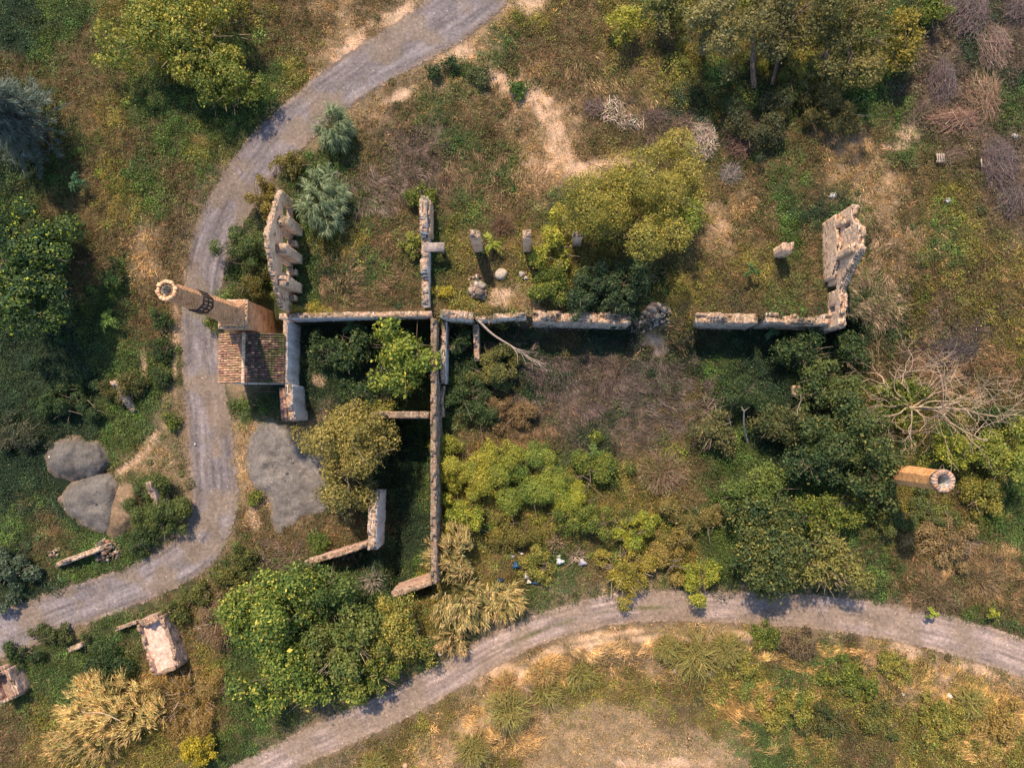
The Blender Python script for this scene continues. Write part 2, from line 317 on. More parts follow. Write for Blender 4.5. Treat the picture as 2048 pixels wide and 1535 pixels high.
# ------------------------------------------------------------------ ground sheet, tracks
def grid_mesh(name, U, V, mat, colf, up=0.0, edge=None, kind='structure', zf=None):
    Z = (G(U, V) if zf is None else zf(U, V))+up
    P = pw(U, V, Z).reshape(-1, 3); h, w_ = U.shape
    i = np.arange(h*w_).reshape(h, w_); f = np.stack([i[:-1, :-1], i[1:, :-1], i[1:, 1:], i[:-1, 1:]], -1).reshape(-1, 4)
    mb = MB(); mb.add(P, f, colf.reshape(-1, 3)); o = mb.build(name, mat, smooth=True)
    if edge is not None:
        a = o.data.attributes.new('edge', 'FLOAT', 'POINT'); a.data.foreach_set('value', edge.ravel().astype(np.float32))
    return tag(o, kind=kind)
def axis(lo, hi, st):
    a = np.arange(lo, hi+st, st); e = np.cumsum(np.geomspace(20, 6000, 14))
    return np.concatenate([(lo-e)[::-1], a, hi+e])
U, V = np.meshgrid(axis(-220, 2270, 6), axis(-200, 1740, 6))
sf = sandf(U, V)*(.75+.5*fbm(U/9, V/9, 2))
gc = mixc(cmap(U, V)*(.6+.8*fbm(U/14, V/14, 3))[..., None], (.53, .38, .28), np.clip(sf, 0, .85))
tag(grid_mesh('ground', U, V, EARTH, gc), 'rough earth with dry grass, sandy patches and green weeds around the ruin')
def ribbon(name, RD, base, side, label, ruts, tan):
    n = 56; P = RD; t = np.gradient(P[:, :2], axis=0); t /= np.linalg.norm(t, axis=1)[:, None]; nn = np.stack([-t[:, 1], t[:, 0]], 1)
    s = np.linspace(-1.22, 1.22, n); W = P[:, 2:3]*s[None]
    U = P[:, 0:1]+nn[:, 0:1]*W; V = P[:, 1:2]+nn[:, 1:2]*W
    edge = (1.16-np.abs(s))[None]*np.ones_like(U)*2.3
    nz = fbm(U/40, V/40, 4); sg = s[None]*np.ones_like(U); ln = np.concatenate([[0], np.cumsum(np.hypot(*np.diff(P[:, :2], axis=0).T))])[:, None]
    stk = fbm(sg*7+20, ln/90+0*sg, 4); pat = fbm(U/55+8, V/55+2, 4)
    wv = (fbm(P[:, 0]/120, P[:, 1]/120, 2)-.5)[:, None]*.35
    rut = np.exp(-((sg-wv-.42)/.2)**2)+np.exp(-((sg-wv+.42)/.2)**2)
    c = mixc(mixc(base, np.array(base)*1.18, np.clip(rut*ruts+(nz-.5)*.8, 0, 1)), side, np.clip(sm(.55, 1.1, np.abs(sg))+(nz-.5)*.9, 0, 1))
    c = c*(.42+1.05*stk)[..., None]; c = mixc(c, tan, sm(.46, .62, pat)*.8)
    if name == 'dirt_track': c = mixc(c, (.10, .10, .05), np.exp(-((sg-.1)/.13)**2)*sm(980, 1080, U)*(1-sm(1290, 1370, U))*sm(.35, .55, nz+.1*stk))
    else: c = mixc(c, (.15, .14, .075), np.exp(-((sg-.1)/.5)**2)*sm(590, 640, V)*(1-sm(690, 760, V))*sm(.3, .55, pat)*.8)
    o = grid_mesh(name, U, V, ROADM, c, .06, edge); tag(o, label); return o
ROAD_A2 = polyl(ROAD_A[::2], 4); ROAD_B2 = polyl(ROAD_B[::2], 4)
ribbon('gravel_road', ROAD_A2, (.155, .143, .157), (.20, .155, .125), 'wide grey gravel road curving past the tiled hut and the tall chimney', .9, (.165, .135, .11))
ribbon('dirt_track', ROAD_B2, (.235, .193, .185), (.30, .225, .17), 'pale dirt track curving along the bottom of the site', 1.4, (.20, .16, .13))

# ------------------------------------------------------------------ heaps and mounds
def mound(name, outline, hgt, col, label, cat, mat=None, rough=.25, col2=None, group=None, soft=34):
    O = polyl(outline+[outline[0]], 6)[:-1]; lo = O.min(0)-8; hi = O.max(0)+8; Uq, Vq = np.meshgrid(np.arange(lo[0], hi[0], 3.5), np.arange(lo[1], hi[1], 3.5))
    d = np.full(Uq.shape, 1e9)
    for k in range(len(O)):
        p, r_ = O[k], O[(k+1) % len(O)]; ab = r_-p; t = np.clip(((Uq-p[0])*ab[0]+(Vq-p[1])*ab[1])/max(ab @ ab, 1e-6), 0, 1); d = np.minimum(d, np.hypot(Uq-p[0]-t*ab[0], Vq-p[1]-t*ab[1]))
    d = np.where(inpoly(Uq, Vq, O), d, -d)+(fbm(Uq/14, Vq/14, 5)-.5)*15
    f_ = np.clip(d/soft, 0, 1); h = hgt*f_*(1.6-.6*f_)+(fbm(Uq/22, Vq/22, 5)-.5)*rough*2.4*sm(0, 12, d)+.09*rough*4*np.sin((Uq*.25+Vq*.5)/3+6*fbm(Uq/30, Vq/30, 3))*sm(4, 20, d)*(fbm(Uq/25+9, Vq/25, 3))+.03; h = np.where(d < 0, -.12, h)
    P = pw(Uq, Vq, G(Uq, Vq)+h).reshape(-1, 3); i = np.arange(Uq.size).reshape(Uq.shape); ok = d > -3.5
    m = ok[:-1, :-1] & ok[1:, :-1] & ok[1:, 1:] & ok[:-1, 1:]; f = np.stack([i[:-1, :-1], i[1:, :-1], i[1:, 1:], i[:-1, 1:]], -1)[m]
    us, inv = np.unique(f, return_inverse=True); cc = np.array(col)*(.6+.8*fbm(Uq/16+4, Vq/16, 5))[..., None]; cc = mixc(cc, (.17, .13, .09), (1-sm(-2, 13, d))*.8)
    if col2 is not None: cc = mixc(cc, col2, sm(.42, .6, fbm(Uq/30+3, Vq/30, 3)))
    c = O.mean(0); base = gp(*c); mb = MB(); mb.add(P[us], inv.reshape(-1, 4), cc.reshape(-1, 3)[us]); o = mb.build(name, mat or HEAPM, smooth=True, origin=base)
    return tag(o, label, cat, group)
mound('gravel_heap', [(92,900),(110,878),(150,872),(195,880),(220,905),(215,940),(190,958),(150,966),(110,955),(90,930)], 1.5, (.10,.097,.096), 'oval dark grey gravel heap left of the road, upper one of the pair', 'gravel heap', group='gravel heaps left of the road')
mound('gravel_heap', [(120,985),(150,955),(200,940),(235,960),(240,1010),(225,1060),(180,1060),(140,1035),(118,1010)], 1.2, (.115,.11,.107), 'lower grey gravel heap left of the road, touching the brown one', 'gravel heap', group='gravel heaps left of the road')
mound('sand_heap', [(205,1010),(230,975),(262,968),(285,990),(285,1030),(260,1060),(225,1075),(205,1050)], 1.1, (.165,.12,.08), 'brownish sand and gravel heap beside the broken white wall stub', 'sand heap')
mound('gravel_heap', [(502,862),(530,838),(565,842),(600,858),(640,880),(665,930),(672,990),(655,1020),(600,1040),(560,1066),(542,1040),(535,1000),(505,975),(490,920)], .55, (.14,.132,.129), 'broad flat spread of grey gravel between the bend in the road and the olive tree', 'gravel heap', rough=.25)

# ------------------------------------------------------------------ foliage primitives
def unit(a): return a/np.maximum(np.linalg.norm(a, axis=-1, keepdims=True), 1e-9)
def leaves(mb, P, Nrm, L, W, col, r=rng, droop=0.0):
    """diamond leaves at P with face normals about Nrm"""
    n = len(P)
    if n == 0: return
    t = unit(np.cross(Nrm, r.normal(size=(n, 3)))); t[:, 2] -= droop; t = unit(t); s = unit(np.cross(Nrm, t))
    L = np.broadcast_to(L, (n,))[:, None]*(.7+.6*r.random((n, 1))); W = np.broadcast_to(W, (n,))[:, None]*(.7+.6*r.random((n, 1)))
    v = np.stack([P-t*L*.5, P+s*W*.5-Nrm*W*.12, P+t*L*.5, P-s*W*.5-Nrm*W*.12], 1)
    mb.add(v.reshape(-1, 3), np.arange(4*n).reshape(n, 4), np.repeat(col, 4, 0))
def blades(mb, P, D, L, W, col, bend=.35, r=rng, seg=1):
    """tapering blades from P along D; bend droops the tip"""
    n = len(P)
    if n == 0: return
    D = unit(D); L = np.broadcast_to(L, (n,))[:, None]; W = np.broadcast_to(W, (n,))[:, None]
    s = unit(np.cross(D, r.normal(size=(n, 3))+np.array([0, 0, .3])))
    dn = np.array([0, 0, -1.0])
    if seg == 1:
        tip = P+D*L+dn*L*bend*.4
        v = np.stack([P-s*W*.5, P+s*W*.5, tip], 1); mb.add(v.reshape(-1, 3), np.arange(3*n).reshape(n, 3), np.repeat(col, 3, 0))
    else:
        m = P+D*L*.55; tip = m+unit(D*(1-bend)+dn*bend)*L*.5
        v = np.stack([P-s*W*.3, P+s*W*.3, m+s*W*.5, tip, m-s*W*.5], 1)
        k = np.arange(n)[:, None]*5
        mb.add(v.reshape(-1, 3), k+np.array([[0, 1, 2, 4]]), np.repeat(col, 5, 0)); mb.f.append((k+np.array([[4, 2, 3]]))+mb.n-5*n)
def tube(mb, pts, rad, col, sides=5):
    pts = np.asarray(pts, float); m = len(pts); rad = np.broadcast_to(rad, (m,)); t = unit(np.gradient(pts, axis=0))
    a = unit(np.cross(t, np.array([.31, .52, .79]))); b = np.cross(t, a); th = np.arange(sides)/sides*2*np.pi
    ring = pts[:, None]+rad[:, None, None]*(np.cos(th)[None, :, None]*a[:, None]+np.sin(th)[None, :, None]*b[:, None])
    i = np.arange(m*sides).reshape(m, sides); j = np.roll(i, -1, 1)
    mb.add(ring.reshape(-1, 3), np.stack([i[:-1], j[:-1], j[1:], i[1:]], -1).reshape(-1, 4), col)
def sticks(mb, P, D, L, W, col, r=rng):
    """many straight tapering three-sided twigs"""
    n = len(P); D = unit(D); a = unit(np.cross(D, r.normal(size=(n, 3)))); b = np.cross(D, a); L = np.broadcast_to(L, (n,))[:, None]; W = np.broadcast_to(W, (n,))[:, None]
    vs = []
    for k in range(3):
        o = a*math.cos(k*2.094)+b*math.sin(k*2.094); vs += [P+o*W*.5, P+D*L+o*W*.2]
    v = np.stack(vs, 1); k = np.arange(n)[:, None]*6
    for q_ in ((0, 2, 3, 1), (2, 4, 5, 3), (4, 0, 1, 5)):
        if q_ == (0, 2, 3, 1): mb.add(v.reshape(-1, 3), k+np.array([q_]), np.repeat(col, 6, 0))
        else: mb.f.append(k+np.array([q_])+mb.n-6*n)
def sph(n, r, zmin=-1.0):
    z = r.uniform(zmin, 1, n); a = r.uniform(0, 2*np.pi, n); s = np.sqrt(1-z*z); return np.stack([s*np.cos(a), s*np.sin(a), z], 1)

# ------------------------------------------------------------------ ground cover (uncountable)
def excl(u, v):
    bad = (road_d(u, v, ROAD_A)+rng.normal(0, 5, u.shape) < 1) | (road_d(u, v, ROAD_B)+rng.normal(0, 3.5, u.shape) < 0)
    for poly in HEAPS: c_ = np.mean(poly, 0); bad |= inpoly(c_[0]+(u-c_[0])*rng.uniform(1.0, 1.13, u.shape), c_[1]+(v-c_[1])*rng.uniform(1.0, 1.13, u.shape), poly)
    bad |= (u > 572) & (u < 876) & (v > 612) & (v < 658)
    bad |= (u > 440) & (u < 575) & (v > 600) & (v < 800)
    return bad
HEAPS = [[(90,900),(150,872),(220,900),(218,935),(245,965),(288,990),(280,1060),(225,1070),(140,1040),(118,985),(95,950)], [(502,862),(540,840),(600,858),(645,880),(670,960),(655,1020),(560,1066),(542,1040),(535,1000),(495,955)]]
def scatter(n, lo=(-60, -60), hi=(2110, 1600)):
    u = rng.uniform(lo[0], hi[0], n); v = rng.uniform(lo[1], hi[1], n); k = ~excl(u, v); return u[k], v[k]
def cover():
    u, v = scatter(74000); c = cell(u, v); s = sandf(u, v); dens = .45+1.0*fbm(u/22, v/22, 3)
    keep = (rng.random(len(u)) < dens*np.array([1, .9, 1, 1, 1.1, .85, .7])[c]) & (rng.random(len(u)) > s*.85)
    u, v, c = u[keep], v[keep], c[keep]; P = gp(u, v)
    bk = polyl([(a, b, 26) for a, b in BANK], 3); bd = road_d(u, v, bk); c = np.where((bd < 24) & (rng.random(len(u)) < .85), 5, c)  # straw on the bank, its golden sunlit glow put into the cover colour
    rb = road_d(u, v, ROAD_B); north = v < np.interp(u, ROAD_B[:, 0], ROAD_B[:, 1]); c = np.where((rb < 24) & north & (rng.random(len(u)) < .75), rng.integers(0, 2, len(u)), c)  # shaded north edge of the track, painted in with green and dark green cover
    ra = road_d(u, v, ROAD_A); c = np.where((ra < 12) & (v < 420) & (rng.random(len(u)) < .5), 5, c)
    hs = .25+1.5*fbm(u/18+9, v/18, 3); hue = fbm(u/25+70, v/25, 3)
    soft = (u > 1080) & (u < 1560) & (v > 1400); hs = np.where(soft, .3, hs)
    gr, wd = MB(), MB()
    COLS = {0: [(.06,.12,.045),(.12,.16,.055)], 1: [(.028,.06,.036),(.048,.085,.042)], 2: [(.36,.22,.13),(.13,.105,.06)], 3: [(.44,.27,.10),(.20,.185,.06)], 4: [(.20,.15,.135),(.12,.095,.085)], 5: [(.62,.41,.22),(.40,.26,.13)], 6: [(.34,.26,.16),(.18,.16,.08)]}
    # share of grass blades and of leafy weeds for g d b y m s r
    share = {0: (6, 15), 1: (3, 16), 2: (12, 9), 3: (8, 13), 4: (17, 5), 5: (8, 3), 6: (7, 6)}
    for t in range(7):
        k = c == t; p = P[k]; h = hs[k]; hu = hue[k]; nb, nl = share[t]; a, b = COLS[t]; m = len(p)
        # direction field so dry grass looks combed
        ang = fbm(u[k]/130+11, v[k]/130+3, 2)*12
        for typ, cnt in ((0, nb), (1, nl)):
            q_ = np.repeat(p, cnt, 0); n = len(q_); hh = np.repeat(h, cnt)
            q_[:, :2] += rng.normal(0, .24, (n, 2))
            if typ == 0:
                D = rng.normal(0, .55, (n, 3)); D[:, 2] = np.abs(D[:, 2])*.6+.5; an = np.repeat(ang, cnt); D[:, 0] += np.cos(an)*.5; D[:, 1] += np.sin(an)*.5
                base = mixc(a, b, np.clip(np.repeat(hu, cnt)*2.4-.7+rng.normal(0, .25, n), 0, 1))
                if t in (0, 1): base = mixc(base, (.26, .19, .09), rng.random(n)*.5)
                blades(gr, q_, D, (.25+.5*rng.random(n))*hh, .03+.03*rng.random(n), base*np.exp(rng.normal(0, .3, (n, 1))+(np.repeat(fbm(u[k]/16+33, v[k]/16, 3), cnt)[:, None]-.5)*2.4), .5)
            else:
                q_[:, 2] += rng.random(n)*.42*hh+.03
                bc = {0: (.06,.12,.038), 1: (.028,.06,.034), 2: (.07,.095,.042), 3: (.14,.165,.045), 4: (.085,.10,.055), 5: (.16,.16,.07), 6: (.10,.12,.05)}[t]
                base = mixc(bc, np.array(bc)*np.array([1.7, 1.35, .9]), np.clip(np.repeat(hu, cnt)*2.4-.8+rng.normal(0, .3, n), 0, 1))
                nr = unit(rng.normal(0, .7, (n, 3))+np.array([0, .2, 1.0]))
                leaves(wd, q_, nr, .15, .08, base*np.exp(rng.normal(0, .28, (n, 1))+(np.repeat(fbm(u[k]/16+53, v[k]/16, 3), cnt)[:, None]-.5)*2.2))
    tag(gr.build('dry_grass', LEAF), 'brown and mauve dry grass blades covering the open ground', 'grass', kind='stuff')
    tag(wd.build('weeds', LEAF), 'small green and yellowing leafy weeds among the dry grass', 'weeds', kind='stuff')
cover()
def undergrowth(n=5200):
    """low leafy tussocks merging into one another"""
    u, v = scatter(n); c = cell(u, v); k = (rng.random(len(u)) < np.array([.95, .95, .5, .8, .35, .1, .1])[c]) & (sandf(u, v) < .15) & (fbm(u/60+5, v/60, 2) > .42) & ((u < 1080) | (u > 1560) | (v < 1400))
    u, v, c = u[k], v[k], c[k]; P = gp(u, v); mb = MB()
    bc = np.array([(.08,.13,.034),(.028,.058,.03),(.115,.115,.05),(.17,.18,.045),(.15,.12,.085),(.2,.17,.09),(.12,.13,.05)])
    thick = (u > 872) & (u < 1450) & (v > 868) & (v < 1185) | (u > 1400) & (u < 2048) & (v > 680) & (v < 1110) & (rng.random(len(u)) < .5) | (u > 1330) & (u < 1850) & (v < 260)
    for i in range(len(u)):
        r_ = rng.lognormal(-.75, .42)*(1.55 if thick[i] else 1); m = int(190*r_*(1.7 if thick[i] else 1)); d = sph(m, rng, 0); p = P[i]+d*r_*np.array([1, 1, .7])*rng.uniform(.75, 1.05, (m, 1))
        c0 = jit(bc[c[i]], 1, .32)[0]; leaves(mb, p, unit(d+rng.normal(0, .5, (m, 3))), .16, .09, jit(c0, m, .28))
    tag(mb.build('undergrowth', LEAF), 'low bramble and weed tussocks spread through the grass', 'undergrowth', kind='stuff')
undergrowth()

def long_grass():
    """tall combed dry grass in swathes"""
    mb = MB()
    for (u0, v0, ru, rv, n, col, az) in [(1100,1335,85,26,3500,(.54,.37,.17),30),(1250,1303,120,16,3000,(.56,.40,.21),5),(1430,1312,110,26,4000,(.46,.35,.15),0),(975,1445,50,50,3000,(.52,.36,.17),45),(1640,1320,90,30,2500,(.50,.33,.15),-10),(1850,1370,90,45,4000,(.46,.33,.15),-30),(1500,1400,120,40,3000,(.46,.30,.11),-10),(1150,770,150,70,9000,(.15,.115,.11),20),(1330,800,90,70,4500,(.15,.12,.11),35),(1060,830,90,40,3500,(.26,.17,.11),10),(1010,700,60,40,1500,(.2,.15,.13),0),(1930,740,110,60,6500,(.34,.22,.13),-20),(1970,1160,90,70,6000,(.38,.26,.14),-150),(1960,1450,100,80,8000,(.50,.35,.15),-55),(1860,1190,80,50,3500,(.30,.21,.13),-160),(1750,560,70,120,3500,(.36,.27,.19),80),(350,1400,80,80,4500,(.42,.27,.12),-60),(440,1250,60,70,3000,(.26,.17,.12),-70),(700,560,80,50,2600,(.3,.2,.13),-40),(760,380,110,60,3500,(.25,.19,.17),60),(570,1110,80,40,3000,(.2,.145,.115),-30),(1240,170,120,70,3500,(.34,.25,.14),70),(980,340,120,60,3000,(.3,.21,.13),60),(1560,1440,120,60,3500,(.42,.29,.13),-20),(1010,1470,70,50,3000,(.52,.36,.18),-70),(1320,770,120,60,5000,(.16,.13,.115),15)]:
        q_ = np.sqrt(rng.random(n)); a = rng.uniform(0, 6.28, n); k = 1+.5*(fbm(np.cos(a)*2+u0, np.sin(a)*2+v0, 2)-.5); u = u0+q_*k*np.cos(a)*ru; v = v0+q_*k*np.sin(a)*rv; ok = ~excl(u, v) & (fbm(u/24, v/24, 3) > .40+.14*q_); u, v = u[ok], v[ok]; m = len(u)
        if m == 0: continue
        P = gp(u, v); t = -R(az)+(fbm(u/55+5, v/55, 2)-.5)*4+rng.normal(0, .3, m); D = np.stack([np.cos(t), np.sin(t), rng.uniform(.35, 1.1, m)], 1)
        blades(mb, P, D, rng.uniform(.6, 1.25, m), rng.uniform(.022, .042, m), np.array(col)*np.exp(rng.normal(0, .28, (m, 1))+(fbm(u/14, v/14, 2)[:, None]-.5)*1.6), .55, rng, seg=2)
    tag(mb.build('tall_dry_grass', LEAF), 'swathes of tall combed dry grass, mauve in the middle and straw-coloured at the right', 'grass', kind='stuff')
long_grass()
# ------------------------------------------------------------------ masonry
def hsh(*a):
    h = sum((np.asarray(x).astype(np.int64)+1000)*k for x, k in zip(a, (73856093, 19349663, 83492791, 2654435)))
    h = (h ^ (h >> 13))*1274126177; return ((h ^ (h >> 16)) & 0xffff)/65535.0
def voxwall(name, a, b, zb, prof, th, mat, parent=None, origin=None, openings=(), cell=.24, rag=.5, jt=.032, seed=0, nl=3):
    """masonry slab from plan point a to b: lattice of stones with a broken top profile and openings"""
    a = np.array(a[:2], float); b = np.array(b[:2], float); L = np.linalg.norm(b-a); t = (b-a)/L; nn = np.array([-t[1], t[0]])
    zt = max(p[1] for p in prof)+rag; nx = max(2, int(round(L/cell))); nz = max(2, int(math.ceil((zt-zb)/cell))); dx = L/nx
    xs = (np.arange(nx)+.5)/nx; top = np.interp(xs, [p[0] for p in prof], [p[1] for p in prof])
    I, J, K = np.meshgrid(np.arange(nx), np.arange(nl), np.arange(nz), indexing='ij')
    tp = top[:, None]+(vn(np.arange(nx)[:, None]*.35+seed*7.7, np.arange(nl)[None]*.6+seed)-.6)*rag*2
    m = (zb+(K+.5)*cell) < tp[:, :, None]
    for (t0, t1, z0, z1) in openings:
        zc = zb+(K+.5)*cell; m &= ~((xs[I] > t0) & (xs[I] < t1) & (zc > z0) & (zc < z1))
    Mp = np.pad(m, 1); faces = []
    def vid(i, j, k): return (i*(nl+1)+j)*(nz+1)+k
    D = [((1, 0, 0), [(1,0,0),(1,1,0),(1,1,1),(1,0,1)]), ((-1, 0, 0), [(0,0,0),(0,0,1),(0,1,1),(0,1,0)]), ((0, 1, 0), [(0,1,0),(0,1,1),(1,1,1),(1,1,0)]), ((0, -1, 0), [(0,0,0),(1,0,0),(1,0,1),(0,0,1)]), ((0, 0, 1), [(0,0,1),(1,0,1),(1,1,1),(0,1,1)])]
    for d, cs in D:
        e = m & ~Mp[1+d[0]:1+d[0]+nx, 1+d[1]:1+d[1]+nl, 1+d[2]:1+d[2]+nz]; i, j, k = np.nonzero(e)
        faces.append(np.stack([vid(i+c[0], j+c[1], k+c[2]) for c in cs], -1))
    Fc = np.concatenate(faces); used, inv = np.unique(Fc, return_inverse=True); Fc = inv.reshape(-1, 4)
    k = used % (nz+1); j = (used//(nz+1)) % (nl+1); i = used//((nz+1)*(nl+1))
    x = i*dx+(hsh(i, j, k, seed)-.5)*2*jt; y = (j/nl-.5)*th+(hsh(k, i, j, seed+5)-.5)*2*jt; z = zb+k*cell+(hsh(j, k, i, seed+9)-.5)*2*jt*1.3
    P = np.stack([a[0]+t[0]*x+nn[0]*y, a[1]+t[1]*x+nn[1]*y, z], -1)
    mb = MB(); mb.add(P, Fc, np.array([.5, .5, .5])); return mb.build(name, mat, parent, origin=origin if parent is None else None)
def wallpx(name, p0, p1, ztop, zb, prof, th, mat, label, cat='wall', **k):
    """a wall whose top centre line runs from plan point p0 to p1 at height ztop"""
    a = pw(*p0, ztop); b = pw(*p1, ztop); grp = k.pop('group', None); par = k.get('parent')
    o = voxwall(name, a, b, zb, prof, th, mat, origin=None if par else (a[0], a[1], zb), **k)
    if par is None: tag(o, label, cat, grp)
    return o
def box(mb, c, sz, col, rz=0.0, tilt=(0, 0), j=0.0):
    v = np.array([(x, y, z) for z in (-.5, .5) for x, y in ((-.5,-.5),(.5,-.5),(.5,.5),(-.5,.5))])*np.array(sz)
    if j: v += rng.normal(0, j, v.shape)
    M = np.array((Matrix.Rotation(rz, 3, 'Z') @ Matrix.Rotation(tilt[0], 3, 'X') @ Matrix.Rotation(tilt[1], 3, 'Y')))
    mb.add(v @ M.T+np.array(c), [(0,3,2,1),(4,5,6,7),(0,1,5,4),(1,2,6,5),(2,3,7,6),(3,0,4,7)], col)
# long retaining wall along the terrace, and its continuation
wallpx('retaining_wall', (556, 631), (862, 627), 5, .2, [(0, 4.8), (.3, 5), (.6, 4.9), (1, 5)], .5, WALL_W, 'long whitish retaining wall on the north side of the sunken rooms', rag=.06, seed=1, nl=2)
wallpx('retaining_wall', (880, 626), (944, 630), 5, .2, [(0, 5), (.8, 4.9), (1, 4.4)], .75, WALL_W, 'short thick grey wall piece just right of the corner where the long thin wall starts', rag=.25, seed=2)
wallpx('retaining_wall', (950, 632), (1052, 629), 4.6, 0, [(0, 3.9), (.35, 4.2), (.6, 4.6), (1, 4.4)], .5, WALL_W, 'low overgrown wall piece in front of the rubble and the round white boulder', rag=.4, seed=3)
wallpx('ruined_wall', (1066, 631), (1262, 636), 4.6, 0, [(0, 4.2), (.08, 4.8), (.35, 4.4), (.55, 4.9), (.62, 4.4), (.9, 4.6), (1, 4.3)], 1.05, WALL_R, 'thick broken rubble wall below the big yellow-green tree', rag=.6, seed=4, nl=4)
wallpx('ruined_wall', (1394, 635), (1518, 637), 4.6, 0, [(0, 4.3), (.3, 4.9), (.5, 4.5), (.9, 4.6), (1, 4)], .95, WALL_R, 'thick broken rubble wall, left piece of the pair facing the dark thicket', rag=.55, seed=5, nl=4)
wallpx('ruined_wall', (1534, 635), (1684, 640), 4.6, 0, [(0, 4.5), (.12, 4.8), (.25, 4.0), (.55, 3.9), (.7, 4.5), (1, 4.8)], .95, WALL_R, 'thick rubble wall with grass on top meeting the foot of the right-hand gable', rag=.55, seed=6, nl=4)
# right-hand gable with brick piers on its inner face
gx = pw(1652, 500, 4)[0]+.3
y0, y1 = 18.9, 8.75
root = empty('gable_wall', (gx, (y0+y1)/2, 4), 'tall ragged tan gable wall with brick piers standing alone on the right', 'wall')
voxwall('wall', (gx, y0), (gx, y1), 3, [(0, 9.8), (.08, 9.9), (.15, 9.9), (.2, 10.9), (.4, 11.3), (.5, 9.9), (.58, 8.4), (.66, 7.2), (1, 6.6)], .6, WALL_T, root, rag=.45, seed=7, openings=[(.12, .17, 8.4, 9.5), (.60, .67, 3, 6.2), (.8, .86, 4.4, 5.8)], nl=4, cell=.16)
voxwall('ledge', (gx-.48, y0-.1), (gx-.48, y0-(y0-y1)*.56), 3, [(0, 7.2), (.5, 7.9), (1, 6.4)], .34, WALL_T, root, rag=.5, seed=71, nl=2)
for k_, t_ in enumerate((.10, .38)):
    yy = y0+(y1-y0)*t_; voxwall('pier', (gx-.62, yy+.0), (gx-.28, yy), 3, [(0, 8.6+k_*1.6), (1, 8.9+k_*2.4)], .7, WALL_T, root, rag=.5, seed=30+k_, nl=3, cell=.22)
for k_ in range(3):
    yy = y0+(y1-y0)*(.12+.2*k_); voxwall('buttress', (gx+.3, yy), (gx+.9, yy), 3, [(0, 9-k_), (1, 7.4-k_)], .6, WALL_T, root, rag=.4, seed=40+k_)
# left-hand gable wall with projecting piers and openings
lx = pw(586, 480, 4)[0]-.15
y0, y1 = 21.4, 10.55
root = empty('gable_wall', (lx, (y0+y1)/2, 4), 'tall plastered gable wall with projecting piers beside the road on the left', 'wall')
voxwall('wall', (lx, y0), (lx, y1), 3, [(0, 7.6), (.15, 8.8), (.45, 10.8), (.55, 10.6), (.8, 8.8), (1, 6.6)], .42, WALL_T, root, rag=.12, seed=8, openings=[(.08, .2, 4.9, 7.0), (.35, .44, 4.6, 7.2), (.6, .7, 4.6, 7.0)])
for k_, t_ in enumerate((.28, .53, .79)):
    yy = y0+(y1-y0)*t_; voxwall('pier', (lx+.2, yy), (lx+1.15, yy), 3, [(0, 9.0-abs(t_-.53)*2), (1, 8.8-abs(t_-.53)*2)], .85, WALL_T, root, rag=.25, seed=50+k_)
for k_, t_ in enumerate((.40, .65, .88)):
    yy = y0+(y1-y0)*t_; voxwall('sill', (lx+.2, yy), (lx+.75, yy), 3, [(0, 5.4), (1, 5.1)], .5, WALL_T, root, rag=.2, seed=60+k_)
# partition wall on the terrace
px_ = pw(848, 500, 6.5)[0]
y0, y1 = pw(848, 390, 7.2)[1], pw(848, 612, 5)[1]
root = empty('partition_wall', (px_, (y0+y1)/2, 4), 'narrow broken wall running up from the corner of the long walls onto the terrace', 'wall')
voxwall('wall', (px_, y0), (px_, y1), 3.4, [(0, 7.0), (.1, 7.4), (.33, 7.2), (.36, 6.2), (.58, 6.0), (.6, 7.0), (.7, 6.6), (.73, 5.9), (1, 5.6)], .62, WALL_W, root, rag=.35, seed=9)
voxwall('pier', (px_+.3, y0+(y1-y0)*.02), (px_+.3, y0+(y1-y0)*.34), 3.4, [(0, 6.6), (1, 6.4)], .5, WALL_T, root, rag=.4, seed=10)
# free-standing pillars
def pillar(base, top, wd, ln, label, mat=WALL_T, rag=.25, group=None):
    b = gp(*base); r1 = math.hypot(base[0]-1070, base[1]-845); r2 = math.hypot(top[0]-1070, top[1]-845)
    h = max(1.0, (CAMH-b[2])*(1-r1/r2)); z = b[2]+h
    o = voxwall('brick_pillar', (b[0]-wd/2, b[1]), (b[0]+wd/2, b[1]), b[2]-.3, [(0, z), (1, z)], ln, mat, origin=(b[0], b[1], b[2]), rag=rag, cell=.22, nl=max(2, int(ln/.24)), seed=int(base[0]))
    return tag(o, label, 'pillar', group)
g_ = 'free-standing brick pillars'
pillar((958, 497), (944, 469), .85, .75, 'leftmost of the three brick pillars in a row below the sandy slope', group=g_)
pillar((1055, 497), (1052, 468), .75, .75, 'middle of the three brick pillars in a row, beside the bright green shrub', group=g_)
pillar((1152, 485), (1158, 468), .8, .7, 'rightmost of the three brick pillars in a row, half under the big yellow-green tree', group=g_)
pillar((1556, 508), (1578, 492), 1.0, .8, 'leaning-looking orange brick pillar standing alone left of the right-hand gable', rag=.5, group=g_)
pillar((1588, 782), (1583, 779), .65, 1.0, 'small pale pillar top poking out of the dark thicket', WALL_T, .1, group=g_)
# concrete slab on a stub
b = gp(874, 505); root = empty('concrete_slab', b, 'grey concrete slab sticking out from the partition wall on two stubs', 'slab'); mb = MB()
box(mb, (b[0], b[1], b[2]+2.2), (1.9, .85, .22), (.25, .22, .21), .02, j=.02); mb.build('slab', STONE, root)
for s_ in (-.65, .65):
    mb = MB(); box(mb, (b[0]+s_, b[1], b[2]+1.02), (.28, .5, 2.14), (.22, .19, .17), j=.02); mb.build('support', STONE, root)
